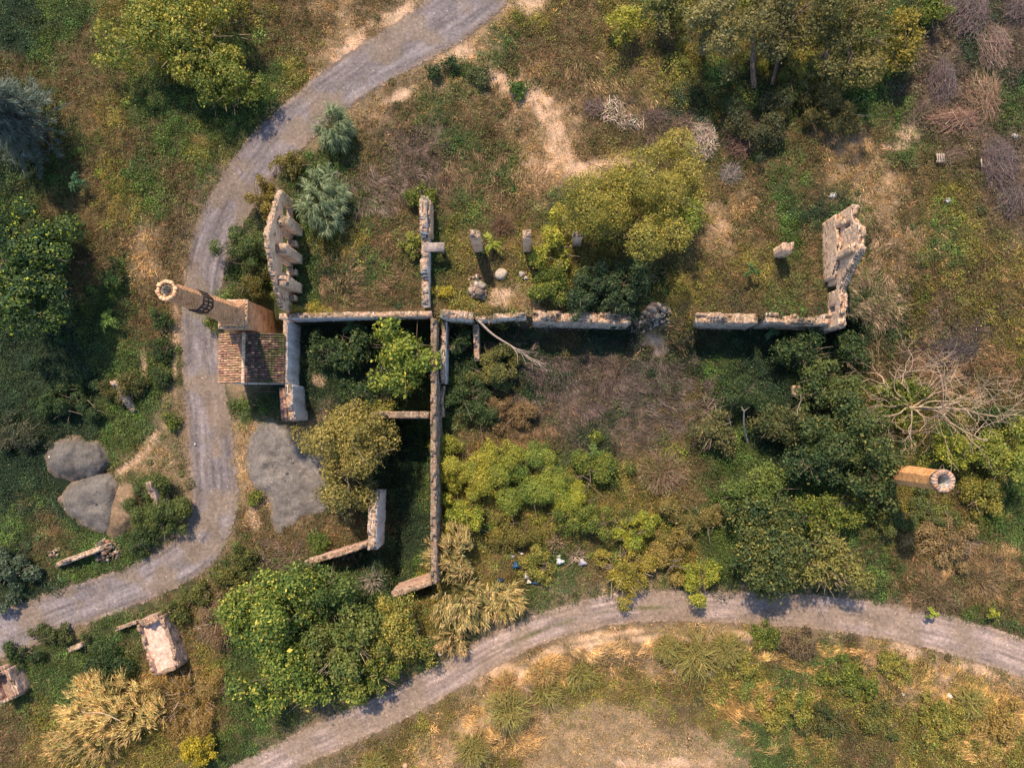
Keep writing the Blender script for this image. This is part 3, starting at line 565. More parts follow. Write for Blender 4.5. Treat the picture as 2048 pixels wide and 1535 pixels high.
# sunken rooms: west wall, long north-south wall, cross wall
wallpx('room_wall', (570, 640), (570, 768), 5, .4, [(0, 4.95), (1, 4.95)], .34, WALL_W, 'white rendered wall standing against the right side of the tiled hut', rag=.03, seed=11)
wallpx('room_wall', (577, 769), (579, 840), 4.9, .2, [(0, 4.9), (.6, 4.8), (.75, 4.3), (1, 4.1)], .6, WALL_W, 'short broken white wall below the tiled hut, beside the narrow tile coping', rag=.2, seed=12)
wallpx('long_wall', (867, 636), (866, 1170), 5, -2.4, [(0, 5), (.4, 5.1), (.75, 4.9), (1, 4.3)], .52, WALL_D, 'very long thin brick-topped wall running down the middle from the terrace', rag=.25, seed=13)
wallpx('room_wall', (886, 640), (884, 765), 3.6, 0, [(0, 3.4), (.7, 3.6), (1, 2.6)], .5, WALL_W, 'lower white wall running close along the right side of the long thin wall', rag=.4, seed=14)
wallpx('room_wall', (883, 770), (881, 833), 2.4, 0, [(0, 2.0), (.6, 2.4), (1, 2.4)], .4, WALL_T, 'low tan wall stub at the crossing of the long wall and the cross wall', rag=.2, seed=15)
wallpx('cross_wall', (742, 829), (857, 829), 5, -2.4, [(0, 4.6), (.3, 5), (1, 5)], .62, WALL_D, 'short cross wall between the olive tree and the long thin wall', rag=.2, seed=16)
wallpx('cross_wall', (894, 694), (925, 694), 1.8, 0, [(0, 1.8), (1, 1.7)], .45, WALL_R, 'low dark wall crossing the small sunken room right of the long wall', rag=.2, seed=17)
wallpx('cross_wall', (951, 648), (953, 720), 2.4, 0, [(0, 2.8), (1, 1.6)], .5, WALL_R, 'ivy-grown short wall closing the small sunken room on its right side', rag=.4, seed=18)
wallpx('room_wall', (746, 985), (743, 1100), 4, -.3, [(0, 3.0), (.3, 3.9), (.6, 4.1), (1, 3.9)], .8, WALL_W, 'thick grey wall coming down from under the olive tree to the slanting low wall', rag=.4, seed=19, nl=4)
wallpx('low_wall', (602, 1131), (735, 1089), 3.2, 0, [(0, 2.2), (.5, 2.9), (1, 3.2)], .5, WALL_P, 'slanting pinkish low wall running left from the thick grey wall', rag=.25, seed=20)
wallpx('low_wall', (783, 1190), (862, 1163), 2.2, -2.3, [(0, 2.2), (1, 2.2)], .6, WALL_P, 'short bright slanting wall closing the bottom of the dark long room', rag=.15, seed=21)
wallpx('broken_wall', (100, 1133), (212, 1092), 1.4, -.1, [(0, .7), (.4, 1.5), (.8, 1.3), (1, .9)], .5, WALL_R, 'low broken rubble wall at the lower left above the gravel road', rag=.4, seed=22)
wallpx('wall_stub', (298, 963), (318, 1028), 2.6, 0, [(0, 3.0), (.5, 2.8), (1, 2.2)], .55, WALL_P, 'pinkish white leaning wall stub in the dark green bush left of the road bend', 'wall stub', rag=.3, seed=23)
wallpx('wall_stub', (233, 762), (258, 822), 1.2, -.1, [(0, 1.9), (.5, 1.3), (1, .4)], .45, WALL_R, 'grey weathered wall stub in weeds left of the road near the tiled hut', 'wall stub', rag=.5, seed=24)
wallpx('wall_stub', (128, 1303), (162, 1289), .9, -.1, [(0, .6), (1, 1.0)], .5, WALL_R, 'small grey masonry lump in bushes below the gravel road', 'wall stub', rag=.4, seed=25)
wallpx('wall_stub', (225, 1261), (268, 1246), 1.3, -.1, [(0, .8), (1, 1.3)], .35, WALL_P, 'thin low wall stub leading into the roofless hut at the lower left', 'wall stub', rag=.3, seed=26)
wallpx('wall_stub', (322, 1232), (345, 1222), 1.3, -.1, [(0, 1.3), (1, .9)], .3, WALL_P, 'tiny wall stub at the top right corner of the roofless hut', 'wall stub', rag=.2, seed=27)
wallpx('wall_stub', (1668, 655), (1690, 648), 3.2, 0, [(0, 3), (1, 3.6)], .6, WALL_R, 'curved corner stub at the foot of the right-hand gable', 'wall stub', rag=.4, seed=28)
# roofless hut lower left, and the ruin at the left edge
def hut(name, q_, zt, zb, label, floor, fcol):
    c = [pw(u, v, zt)[:2] for u, v in q_]; m_ = np.mean(c, 0); root = empty(name, (m_[0], m_[1], zb), label, 'ruined hut')
    for i in range(4):
        a, b = c[i], c[(i+1) % 4]; d = (b-a)/np.linalg.norm(b-a); k = .0 if i % 2 else .16
        voxwall('wall', a+d*k, b-d*k, zb, [(0, zt-.1), (.5, zt+(.25 if i == 0 else -.35)), (1, zt-.15)], .75 if i == 0 else .33, WALL_P, root, rag=.35, seed=70+i+int(q_[0][0]), cell=.2)
    mb = MB(); cc = np.array(c); cc = m_+(cc-m_)*.93; nn_ = 9
    s, t = np.meshgrid(np.linspace(0, 1, nn_), np.linspace(0, 1, 2*nn_)); P = ((1-s)*(1-t))[..., None]*cc[0]+(s*(1-t))[..., None]*cc[1]+(s*t)[..., None]*cc[2]+((1-s)*t)[..., None]*cc[3]
    P = np.concatenate([P, (floor+rng.normal(0, .05, s.shape))[..., None]], -1).reshape(-1, 3); i = np.arange(s.size).reshape(s.shape)
    cl = mixc(fcol, (.40, .24, .17), np.clip(rng.normal(.15, .3, s.size), 0, 1)); mb.add(P, np.stack([i[:-1, :-1], i[:-1, 1:], i[1:, 1:], i[1:, :-1]], -1).reshape(-1, 4)[:, ::-1], cl); mb.build('floor', STONE, root)
    return root
hut('roofless_hut', [(273, 1251), (317, 1233), (352, 1335), (306, 1352)], 2.6, -.1, 'narrow roofless hut with white and pink plastered inside at the lower left', 1.9, (.50, .39, .335))
hut('roofless_hut', [(-25, 1352), (8, 1340), (30, 1392), (-5, 1408)], 2.4, -.1, 'dark roofless hut cut off by the left edge', 1.2, (.20, .16, .15))
# ------------------------------------------------------------------ stones
def rocks(mb, P, s, col):
    """angular stones: jittered, squashed cubes with bevelled look"""
    n = len(P); base = np.array([(x, y, z) for x in (-1, 0, 1) for y in (-1, 0, 1) for z in (-1, 0, 1) if (x, y, z) != (0, 0, 0)], float)
    ids = {tuple(b_.astype(int)): i for i, b_ in enumerate(base)}; base = unit(base)*.35+base*.32; fs = []
    for ax in range(3):
        for sg in (-1, 1):
            o = [k for k in range(3) if k != ax]
            for a in (-1, 0):
                for b in (-1, 0):
                    q_ = []
                    for da, db in ((0, 0), (1, 0), (1, 1), (0, 1)):
                        c = [0, 0, 0]; c[ax] = sg; c[o[0]] = a+da; c[o[1]] = b+db; q_.append(ids[tuple(c)])
                    if (sg < 0) != (ax == 1): q_ = q_[::-1]
                    fs.append(q_)
    fs = np.array(fs); s = np.broadcast_to(np.asarray(s, float).reshape(-1, 1) if np.ndim(s) else s, (n, 1))*rng.uniform(.7, 1.3, (n, 3))
    v = base[None]*s[:, None]+rng.normal(0, .1, (n, 26, 3))*s[:, None]
    A = np.linalg.qr(rng.normal(size=(n, 3, 3)))[0]; v = np.einsum('nij,nkj->nki', A, v)+P[:, None]
    mb.add(v.reshape(-1, 3), (fs[None]+np.arange(n)[:, None, None]*26).reshape(-1, 4), np.repeat(col, 26, 0))
SC = np.array([(.38, .28, .21), (.33, .17, .11), (.38, .34, .29), (.24, .19, .16), (.14, .12, .11)])
def rubble(u, v, ru, rv, n, hgt, label, sz=.2, cols=SC, ang=0, name='rubble_heap'):
    r_ = np.sqrt(rng.random(n))*.98; a = rng.uniform(0, 6.28, n); x = r_*np.cos(a)*ru; y = r_*np.sin(a)*rv; t = R(ang)
    U_ = u+x*math.cos(t)-y*math.sin(t); V_ = v+x*math.sin(t)+y*math.cos(t); P = gp(U_, V_); P[:, 2] += (1-r_**2)*hgt*rng.uniform(.5, 1, n)+.05
    mb = MB(); cl = .72*cols[rng.integers(0, len(cols), n)]*np.exp(rng.normal(0, .2, (n, 1))); rocks(mb, P, sz*rng.lognormal(-.25, .45, n), cl)
    return tag(mb.build(name, STONE, origin=gp(u, v)), label, 'rubble')
rubble(956, 582, 17, 17, 90, 1.0, 'heap of orange and pale stones on the terrace between pillar and long wall', .27)
rubble(952, 560, 14, 12, 40, .5, 'small grey stones scattered above the orange stone heap', .15)
rubble(1312, 632, 32, 26, 210, .8, 'heap of small yellowish rubble in the gap between the two thick walls', .19, SC[[0, 2, 3, 4, 2]], -20)
rubble(1272, 652, 26, 16, 90, .4, 'grey rubble spilling from the end of the thick wall', .14, SC[[2, 3, 4]])
rubble(217, 1100, 30, 24, 170, .8, 'grey brick rubble at the right end of the low broken wall, lower left', .17, SC[[1, 2, 3, 4, 4]])
rubble(112, 1104, 12, 10, 26, .6, 'few loose stones piled on the low broken wall, lower left', .2)
rubble(1385, 1335, 60, 18, 50, .2, 'scattered stones and bricks on the grassy slope below the lower track', .17, SC[[0, 2, 1]], 8)
rubble(1120, 656, 60, 6, 60, .15, 'stones fallen at the foot of the thick wall below the feathery tree', .15)
rubble(1455, 655, 60, 6, 55, .15, 'stones fallen at the foot of the thick wall facing the dark thicket', .15)
rubble(700, 1110, 30, 8, 40, .2, 'bits of masonry fallen beside the slanting pinkish wall', .13)
rubble(1685, 545, 22, 20, 40, .3, 'fallen stones at the foot of the right-hand gable', .18)
def rock(u, v, s, col, label, up=.12, name='rock', cat='rock'):
    P = gp(u, v, up); mb = MB(); rocks(mb, P[None], np.array([s])*.9, np.array([col])*.68); return tag(mb.build(name, STONE, origin=P), label, cat)
for a_ in [(155, 915, 62, 40, 260, 1.3, 'loose stones strewn over the upper dark grey gravel heap'), (190, 1005, 60, 46, 260, 1.0, 'loose stones strewn over the lower grey gravel heap'), (585, 940, 82, 85, 520, .5, 'loose stones strewn over the broad flat spread of gravel')]:
    tag(rubble(*a_, .1, np.array([(.30, .28, .27), (.16, .155, .155), (.22, .21, .2), (.45, .43, .4), (.12, .12, .12)]), 0, 'loose_stones'), kind='stuff')
rock(880, 1307, .28, (.7, .62, .55), 'small pale stone at the upper edge of the lower track, below the reeds')
rock(810, 1530, .42, (.62, .42, .28), 'rounded orange stone at the bottom edge')
rock(2030, 273, .45, (.5, .5, .52), 'pale grey stone by the brush piles near the right edge')
rock(1898, 1391, .38, (.66, .6, .56), 'pale stone, right one of the two below the lower track')
rock(1806, 1387, .3, (.66, .6, .56), 'pale stone, left one of the two below the lower track')
rock(1666, 392, .42, (.55, .55, .55), 'grey-white stone in grass above the right-hand gable')
rock(1894, 403, .36, (.5, .5, .5), 'grey flat stone in grass right of the gable')
rock(1350, 1340, .38, (.55, .45, .42), 'pinkish stone on the slope below the lower track')
rock(236, 1068, .22, (.8, .78, .76), 'single white stone on the lower gravel heap')
rock(1588, 134, .2, (.8, .78, .76), 'small white stone in shade under the tall trees at the top')
rock(390, 888, .17, (.8, .78, .76), 'small white stone on the gravel road beside the heaps')
rock(1822, 1375, .15, (.6, .5, .45), 'tiny stone beside the left pale stone below the lower track')
P = gp(1002, 548, .25); mb = MB(); s = sph(1, rng)
th, ph = np.meshgrid(np.linspace(0, np.pi, 12), np.linspace(0, 2*np.pi, 21)[:-1]); X = np.stack([np.sin(th)*np.cos(ph)*.62*(1+.12*np.sin(2*ph)), np.sin(th)*np.sin(ph)*.55, np.cos(th)*.5], -1); i = np.arange(X[..., 0].size).reshape(th.shape); j = np.roll(i, -1, 0)
mb.add(X.reshape(-1, 3)+P, np.stack([i[:, :-1], i[:, 1:], j[:, 1:], j[:, :-1]], -1).reshape(-1, 4), (.36, .31, .25)); tag(mb.build('boulder', STONE, origin=P, smooth=True), 'big rounded pale boulder on the terrace near the middle pillar', 'boulder')
# ------------------------------------------------------------------ chimneys
def with_uv(o, uv):
    a = o.data.attributes.new('buv', 'FLOAT_VECTOR', 'POINT'); a.data.foreach_set('vector', np.asarray(uv, np.float32).ravel())
def shaft(name, cx, cy, z0, z1, r0, r1, sides, mat, parent, rot=0.0, dz=.5):
    """hollow-looking tapering prism with brick coordinates; every side has its own vertices"""
    nz = max(2, int((z1-z0)/dz)); z = np.linspace(z0, z1, nz+1); r = r0+(r1-r0)*(z-z0)/(z1-z0); mb = MB(); uv = []
    for k in range(sides):
        for w_ in (0,):
            A = (k/sides)*2*np.pi+rot; B = ((k+1)/sides)*2*np.pi+rot; m = 4; ss = np.linspace(0, 1, m)
            pa = np.stack([cx+r*np.cos(A), cy+r*np.sin(A), z], -1); pb = np.stack([cx+r*np.cos(B), cy+r*np.sin(B), z], -1)
            P = pa[:, None]*(1-ss)[None, :, None]+pb[:, None]*ss[None, :, None]; P[1:-1] += rng.normal(0, .006, P[1:-1].shape)
            i = np.arange((nz+1)*m).reshape(nz+1, m); mb.add(P.reshape(-1, 3), np.stack([i[:-1, :-1], i[:-1, 1:], i[1:, 1:], i[1:, :-1]], -1).reshape(-1, 4), (.5, .5, .5))
            wd = 2*r0*math.sin(np.pi/sides); uv.append(np.stack([(k*wd+ss[None]*wd)+0*z[:, None], z[:, None]+0*ss[None], 0*z[:, None]+0*ss[None]], -1).reshape(-1, 3))
    o = mb.build(name, mat, parent); with_uv(o, np.concatenate(uv)); return o
def rim(cx, cy, z, ro, ri, n, col, parent, h=.35, rot=0.0):
    mb = MB()
    for k in range(n):
        a0 = k/n*2*np.pi+rot+.02; a1 = (k+1)/n*2*np.pi+rot-.02; hh = h+rng.uniform(-.05, .05); rr = ro+rng.uniform(-.05, .04); v = []
        for zz in (z-.25, z+hh):
            for r_, a in ((ri, a0), (rr, a0), (rr, a1), (ri, a1)): v.append((cx+r_*math.cos(a), cy+r_*math.sin(a), zz))
        mb.add(np.array(v)+rng.normal(0, .012, (8, 3)), [(0,3,2,1),(4,5,6,7),(0,1,5,4),(1,2,6,5),(2,3,7,6),(3,0,4,7)], np.array(col[k % len(col)])*rng.uniform(.8, 1.2))
    return mb.build('rim', STONE, parent)
c0 = pw(466, 628, 8.1); cx, cy = c0[0], c0[1]
root = empty('brick_chimney', (cx, cy, .5), 'tall octagonal pale brick chimney on a square base beside the tiled hut', 'chimney')
shaft('base', cx, cy, .2, 7.9, 1.80, 1.80, 4, BRICK, root, np.pi/4, .8)
mb = MB(); box(mb, (cx, cy, 8.02), (2.66, 2.66, .22), (.40, .31, .22), j=.01)
for k in range(44):
    s_ = rng.integers(0, 4); t_ = rng.uniform(-1.2, 1.2); d_ = 1.22; p_ = [(t_, d_), (t_, -d_), (d_, t_), (-d_, t_)][s_]; box(mb, (cx+p_[0], cy+p_[1], 8.17), (.2, .14, .1), jit((.42, .28, .18), 1)[0], rng.uniform(0, 3), j=.01)
mb.build('plinth_cornice', STONE, root)
# sloping shoulder between square base and octagon
r8 = 1.06; rot = np.pi/8; V8 = [(cx+r8*math.cos(k*np.pi/4+rot), cy+r8*math.sin(k*np.pi/4+rot), 9.3) for k in range(8)]
V4 = [(cx+s*1.12*1.0, cy+t*1.12, 8.14) for s, t in ((1, 1), (-1, 1), (-1, -1), (1, -1))]
mb = MB(); v = V8+V4; fq = []; ft = []
for k in range(4):
    a = 2*k; ft.append((8+k, (a+1) % 8, a)); fq.append((8+k, 8+(k+1) % 4, (a+2) % 8, (a+1) % 8))
mb.add(np.array(v), np.array(ft), (.5, .5, .5)); mb.add(np.array(v), np.array(fq), (.5, .5, .5)); o = mb.build('shoulder', BRICK, root); with_uv(o, np.array([(p[0]+p[1], p[2], 0) for p in v]*2))
ztop = 20.3
shaft('shaft', cx, cy, 8.1, ztop, 1.06, .70, 8, BRICK, root, rot)
shaft('flue', cx, cy, ztop-5, ztop+.1, .36, .36, 8, mat_attr('soot', .95, 3, .3, .05), root, rot, 1)
rim(cx, cy, ztop, .78, .54, 16, [(.62, .37, .22), (.60, .40, .26), (.56, .33, .2)], root, .22); rim(cx, cy, ztop-.1, .56, .36, 8, [(.20, .17, .10), (.26, .2, .12)], root, .1)
mb = MB(); rr = lambda z: 1.06+(.70-1.06)*(z-8.1)/(ztop-8.1)+.035
for z in (14.3, 15.1, 15.9):
    for k in range(8):
        a = k*np.pi/4+rot; b = a+np.pi/4; r_ = rr(z); p = np.array([cx+r_*math.cos(a), cy+r_*math.sin(a), z]); q_ = np.array([cx+r_*math.cos(b), cy+r_*math.sin(b), z]); m = (p+q_)/2; L_ = np.linalg.norm(q_-p)
        box(mb, m, (L_+.04, .07, .17), (.045, .035, .035), math.atan2(q_[1]-p[1], q_[0]-p[0]))
for k in range(8):
    a = k*np.pi/4+rot
    for f_ in (0, .5):
        b = a+f_*np.pi/4; r_ = rr(15.1)*(math.cos(np.pi/8) if f_ else 1); box(mb, (cx+r_*math.cos(b), cy+r_*math.sin(b), 15.1), (.07, .13, 1.8), (.05, .04, .04), b)
mb.build('iron_band', IRON, root)
c1 = pw(1887, 961, 12); cx2, cy2 = c1[0], c1[1]
root = empty('brick_chimney', (cx2, cy2, 1), 'short orange octagonal brick chimney rising from the trees on the right', 'chimney')
shaft('shaft', cx2, cy2, .5, 11.9, 1.05, .86, 8, BRICK2, root, np.pi/8)
shaft('flue', cx2, cy2, 7, 12.05, .56, .56, 8, bpy.data.materials['soot'], root, rot, 1)
rim(cx2, cy2, 11.9, .93, .56, 18, [(.46, .30, .22), (.42, .33, .28), (.44, .25, .16), (.26, .2, .17)], root, .22)
# ------------------------------------------------------------------ tiled hut
xl, xr = pw(441, 715, 5.2)[0], pw(566, 715, 5.3)[0]; yt, yb = pw(500, 666, 5.6)[1], pw(500, 766, 5.6)[1]; xm = pw(487, 715, 6.5)[0]; zl, zm, zr = 5.35, 6.45, 5.15
root = empty('tiled_hut', ((xl+xr)/2, (yt+yb)/2, 0), 'small square hut with a clay tile gable roof at the foot of the tall chimney', 'hut')
mb = MB(); a_, b_, c_, d_ = xl+.22, xr-.16, yt-.12, yb+.16; zs = -.3
W = [(a_, c_, zs), (b_, c_, zs), (b_, d_, zs), (a_, d_, zs)]
def gable(y, flip):
    P = []; 
    pts = [(a_, y, zs), (b_, y, zs), (b_, y, zr-.12), (xm, y, zm-.2), (a_, y, zl-.12)]
    return pts
v = gable(c_, 0)+gable(d_, 0); mb.add(np.array(v, float), np.array([(0, 1, 2, 3, 4)]), (.6, .55, .5)); mb.add(np.array(v, float), np.array([(5, 9, 8, 7, 6)]), (.6, .55, .5)); mb.add(np.array(v, float), np.array([(0, 4, 9, 5), (1, 6, 7, 2)]), (.6, .55, .5))
mb.build('wall', WALL_W, root)
def tiles(x0, z0, x1, z1, nrow, cols, name, seed):
    """rows of barrel tiles running from ridge (x0) to eave (x1)"""
    mb = MB(); rows = 21; pitch = (yt-yb)/rows; ncr = nrow; sl_ = math.hypot(x1-x0, z1-z0); d = np.array([(x1-x0)/sl_, 0, (z1-z0)/sl_]); up = np.cross(d, [0, 1, 0]); up = up if up[2] > 0 else -up
    for i in range(rows):
        y = yt-(i+.5)*pitch
        for kind in (0, 1):
            yy = y+(pitch/2 if kind else 0)
            if kind and i == 0: continue
            for k in range(ncr):
                s0 = sl_*k/ncr-.02; s1 = sl_*(k+1)/ncr+.05; rw = pitch*(.36 if kind == 0 else .30); lift = .07 if kind == 0 else -.01; n = 6
                th = np.linspace(0, np.pi, n) if kind == 0 else np.linspace(np.pi, 2*np.pi, n); jy = rng.normal(0, .012); pr = []
                for s_, dl, w_ in ((s0, .0, .85), (s1, .035, 1.08)):
                    o = np.array([x0, yy+jy, z0])+d*s_+up*(lift+dl)
                    pr.append(o+np.cos(th)[:, None]*rw*w_*np.array([0, 1, 0])+np.sin(th)[:, None]*rw*w_*.8*up)
                P = np.concatenate(pr); q_ = np.arange(n-1); f = np.stack([q_, q_+1, q_+1+n, q_+n], -1)
                mb.add(P, f if x1 > x0 else f, cols(k/ncr, i/rows))
    P = [(x0, yt, z0-.08), (x1, yt, z1-.08), (x1, yb, z1-.08), (x0, yb, z0-.08)]; mb.add(np.array(P, float), np.array([(0, 1, 2, 3)]), (.12, .08, .06))
    return mb.build(name, TILE, root)
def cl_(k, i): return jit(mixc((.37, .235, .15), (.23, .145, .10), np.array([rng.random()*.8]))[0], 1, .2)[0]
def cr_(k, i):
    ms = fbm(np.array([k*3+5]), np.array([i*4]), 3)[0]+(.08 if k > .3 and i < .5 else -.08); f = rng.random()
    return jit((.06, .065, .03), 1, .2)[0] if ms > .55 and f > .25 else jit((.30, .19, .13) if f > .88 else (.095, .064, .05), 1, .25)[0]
def slope(name, *a): 
    return tiles(*a, name, 0)
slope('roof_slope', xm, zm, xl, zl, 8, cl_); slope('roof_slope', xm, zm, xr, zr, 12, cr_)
mb = MB(); n = 13
for k in range(n):
    y = yt-(k+.0)*(yt-yb)/n; th = np.linspace(0, np.pi, 7); pr = []
    for yy, s_ in ((y, 1.0), (y-(yt-yb)/n-.03, 1.15)): pr.append(np.stack([xm+np.cos(th)*.15*s_, yy+0*th, zm+.08+np.sin(th)*.12*s_], -1))
    q_ = np.arange(6); mb.add(np.concatenate(pr), np.stack([q_, q_+1, q_+8, q_+7], -1), jit((.42, .33, .24), 1, .12)[0])
mb.build('ridge', TILE, root)
mb = MB()
for k in range(3): tube(mb, [(xl+1.9+k*1.05, yb+.15, 3.3), (xl+1.9+k*1.05, yb-.75, 3.3)], .035, (.12, .06, .04), 5)
tube(mb, [(xl+1.5, yb-.7, 3.3), (xl+4.6, yb-.7, 3.3)], .03, (.12, .06, .04), 5); mb.build('iron_bracket', IRON, root)
# narrow tile coping below the hut
p0, p1 = pw(564, 775, 4.5), pw(569, 842, 4.5); root = empty('tile_coping', (p0[0], p0[1], 0), 'narrow strip of dark clay tiles on a low wall below the tiled hut', 'coping')
voxwall('wall', p0, p1, .1, [(0, 4.3), (1, 4.3)], .3, WALL_R, root, rag=.02, seed=29); mb = MB(); n = 17
for k in range(n):
    for s_ in (-.17, .12):
        a = p0+(p1-p0)*k/n; b = p0+(p1-p0)*(k+1.15)/n; th = np.linspace(0, np.pi, 6); pr = []
        for e, (o, w_) in enumerate(((a, .14), (b, .165))): pr.append(np.stack([o[0]+s_+np.cos(th)*w_, o[1]+0*th, 4.42-e*.02+np.sin(th)*w_*.7], -1))
        q_ = np.arange(5); mb.add(np.concatenate(pr), np.stack([q_, q_+1, q_+7, q_+6], -1), jit((.30, .17, .12) if rng.random() > .6 else (.13, .09, .08), 1, .2)[0])
mb.build('tile', TILE, root)
# ------------------------------------------------------------------ rubbish
def bag(u, v, s, col, label, name='rubbish_bag', cat='rubbish bag', up=.3):
    col = np.array(col)*.62
    P = gp(u, v, up); th, ph = np.meshgrid(np.linspace(0.02, np.pi-.02, 12), np.linspace(0, 2*np.pi, 17)[:-1]); ct = np.cos(th)
    r_ = 1+.25*np.sin(3*ph+u)*np.sin(th)+.14*np.sin(7*ph+v+5*th)+rng.normal(0, .05, th.shape); X = np.stack([np.sin(th)*np.cos(ph)*r_, np.sin(th)*np.sin(ph)*r_*.8, ct*.7+.25*np.clip(ct, 0, 1)**6], -1)*s*.8
    i = np.arange(th.size).reshape(th.shape); j = np.roll(i, -1, 0); mb = MB(); mb.add(X.reshape(-1, 3)+P, np.stack([i[:, :-1], i[:, 1:], j[:, 1:], j[:, :-1]], -1).reshape(-1, 4), jit(col, th.size, .3))
    return tag(mb.build(name, PLASTIC, origin=P), label, cat)
for a in [(1033,1130,.55,(.03,.10,.22),'blue rubbish bag, upper left one of the dumped rubbish'),(1025,1112,.3,(.35,.38,.42),'small grey bag just above the upper blue rubbish bag'),(1052,1152,.5,(.45,.43,.40),'crumpled off-white bag in the lower middle of the dumped rubbish'),(1058,1163,.3,(.75,.74,.72),'bright white small bag at the bottom of the dumped rubbish'),(1072,1164,.33,(.04,.14,.25),'dark blue small bag at the bottom of the dumped rubbish'),(1000,1160,.42,(.02,.05,.10),'dark navy bag at the left end of the dumped rubbish'),(1120,1122,.5,(.60,.62,.68),'pale lilac sheet of plastic between two thin bushes'),(1118,1112,.3,(.55,.55,.45),'cream bag touching the upper edge of the pale lilac plastic'),(1111,1105,.25,(.05,.05,.06),'small black bag above the pale lilac plastic'),(1165,1124,.5,(.50,.52,.60),'shiny grey-white bag, rightmost of the dumped rubbish'),(1044,1107,.22,(.62,.62,.62),'tiny white scrap above the yellow-green shrub in the rubbish')]: bag(*a)
bag(1044, 548, .4, (.50, .46, .42), 'folded pale sack beside the boulder on the terrace', 'sack', 'sack', .2); bag(1052, 556, .28, (.62, .60, .60), 'white plastic scrap right of the pale sack on the terrace', 'plastic_scrap', 'litter', .15); bag(1046,556,.2,(.04,.04,.05),'black scrap between the sack and the white plastic on the terrace','plastic_scrap','litter',.15)
bag(1545, 654, .35, (.35, .48, .68), 'light blue plastic sheet hanging in front of the thick wall on the right', 'plastic_sheet', 'plastic sheet', .9)
# ------------------------------------------------------------------ trees, shrubs, canes, dead wood
def rgen(u, v): return np.random.default_rng(int(u*7+v*13) % 99991)
def limbs(mb, base, ctr, rad, r, col, n=7, w=.22):
    top = np.array(ctr); b = np.array(base); k = np.array([b, b*.55+top*.45+r.normal(0, .12, 3), top*.9+b*.1]); tube(mb, polyl(k, 3), np.linspace(w, w*.45, 7), col, 6)
    for i in range(n):
        d = sph(1, r, .0)[0]; s = k[1]*(1-.5*r.random())+k[2]*.5*r.random() if False else k[1]+(k[2]-k[1])*r.random(); e = top+d*np.array(rad)*.78; m = (s+e)/2+r.normal(0, .15, 3)
        tube(mb, polyl(np.array([s, m, e]), 3), np.linspace(w*.42, .025, 7), col, 4)
        for q_ in range(3):
            e2 = e+r.normal(0, 1, 3)*np.array(rad)*.25; tube(mb, [m*.4+e*.6, (m+e2)/2*.3+e2*.7, e2], [.04, .03, .012], col, 3)
def tree(u, v, r, h, cols, label, cat='tree', name='tree', n=None, leaf=(.2, .12), lobes=30, rv=None, gap=.12, cl=.17, trunk=True, group=None, up=0.0, jv=.22, bark=(.16, .13, .10), flat=.6, bare=0):
    """u,v = crown centre in plan, r,rv = plan radii, h = height of the tree in metres, cols = leaf colours"""
    g = rgen(u, v); rv = rv or r; zc = float(G(u, v))+up; ct = pw(u, v, zc+h*.62)
    zc = float(gz(ct[0], ct[1]))+up; sc = (CAMH-zc-h*.62)/F; rad = np.array([r*sc, rv*sc, h*.40 if trunk else h*.5])*1.06
    ct = pw(u, v, zc+h*.58 if trunk else zc+h*.42); base = np.array([ct[0], ct[1], zc-.1])
    root = empty(name, base, label, cat, group)
    n = n or int((1500 if trunk else 1900)*rad[0]*rad[1]*flat+500); n = int(n*(.2/leaf[0])**.9)
    ld = sph(lobes, g, -.25); lobes = int(lobes*1.5); ld = sph(lobes, g, -.25); lc = ct+ld*rad*g.uniform(.4, .98, (lobes, 1))*(1+.33*np.sin(3*np.arctan2(ld[:, 1:2], ld[:, 0:1])+u)); lr = g.uniform(.15, .38, lobes)*min(rad[0], rad[1])*(12/lobes)**.12; lr = np.maximum(lr, .28)
    lcol = g.random(lobes); nc = n//5; li = g.choice(lobes, nc, p=lr**2/np.sum(lr**2)); d = sph(nc, g, -.55)
    rr = g.uniform(.55, 1.04, (nc, 1))**.6; P = lc[li]+d*lr[li][:, None]*rr*np.array([1, 1, .85])
    k = (n3(P, 2.2, int(u)) > -1+2*gap*.8-.0) if False else (n3(P, 2.0, int(u)) > -.55+gap); P, d, li = P[k], d[k], li[k]
    reps = 5; P5 = np.repeat(P, reps, 0)+g.normal(0, cl, (len(P)*reps, 3)); d5 = unit(np.repeat(d, reps, 0)*1.1+g.normal(0, .75, (len(P)*reps, 3))+np.array([0, 0, .35]))
    P5[:, 2] = np.maximum(P5[:, 2], zc+.08)
    t = np.clip(np.repeat(lcol[li], reps)*.75-.15+n3(P5, .9, int(v))*.55+.34+np.repeat(g.normal(0, .3, len(P)), reps)+g.normal(0, .2, len(P5)), 0, 1); c = mixc(cols[0], cols[1], t)
    if len(cols) > 2: c = np.where(g.random((len(P5), 1)) < .12, np.array(cols[2]), c)
    c = c*1.25*np.exp(g.normal(0, jv, (len(P5), 1))); mb = MB(); lsz = g.lognormal(0, .25, len(P5)); leaves(mb, P5, d5, leaf[0]*lsz, leaf[1]*lsz, c, g); mb.build('crown', LEAF, root)
    mb = MB(); limbs(mb, base, ct, rad, g, bark, 8 if trunk else 6, .05+.03*h if trunk else .05); mb.build('trunk' if trunk else 'stem', BARK, root)
    if bare:
        mb = MB(); m = bare; s = ct+sph(m, g, .1)*rad*.7; sticks(mb, s, unit(s-ct)+g.normal(0, .35, (m, 3)), g.uniform(.5, 1.3, m), .05, jit((.42, .33, .24), m)); tag(mb.build('bare_twigs', BARK, root), kind='stuff')
    return root
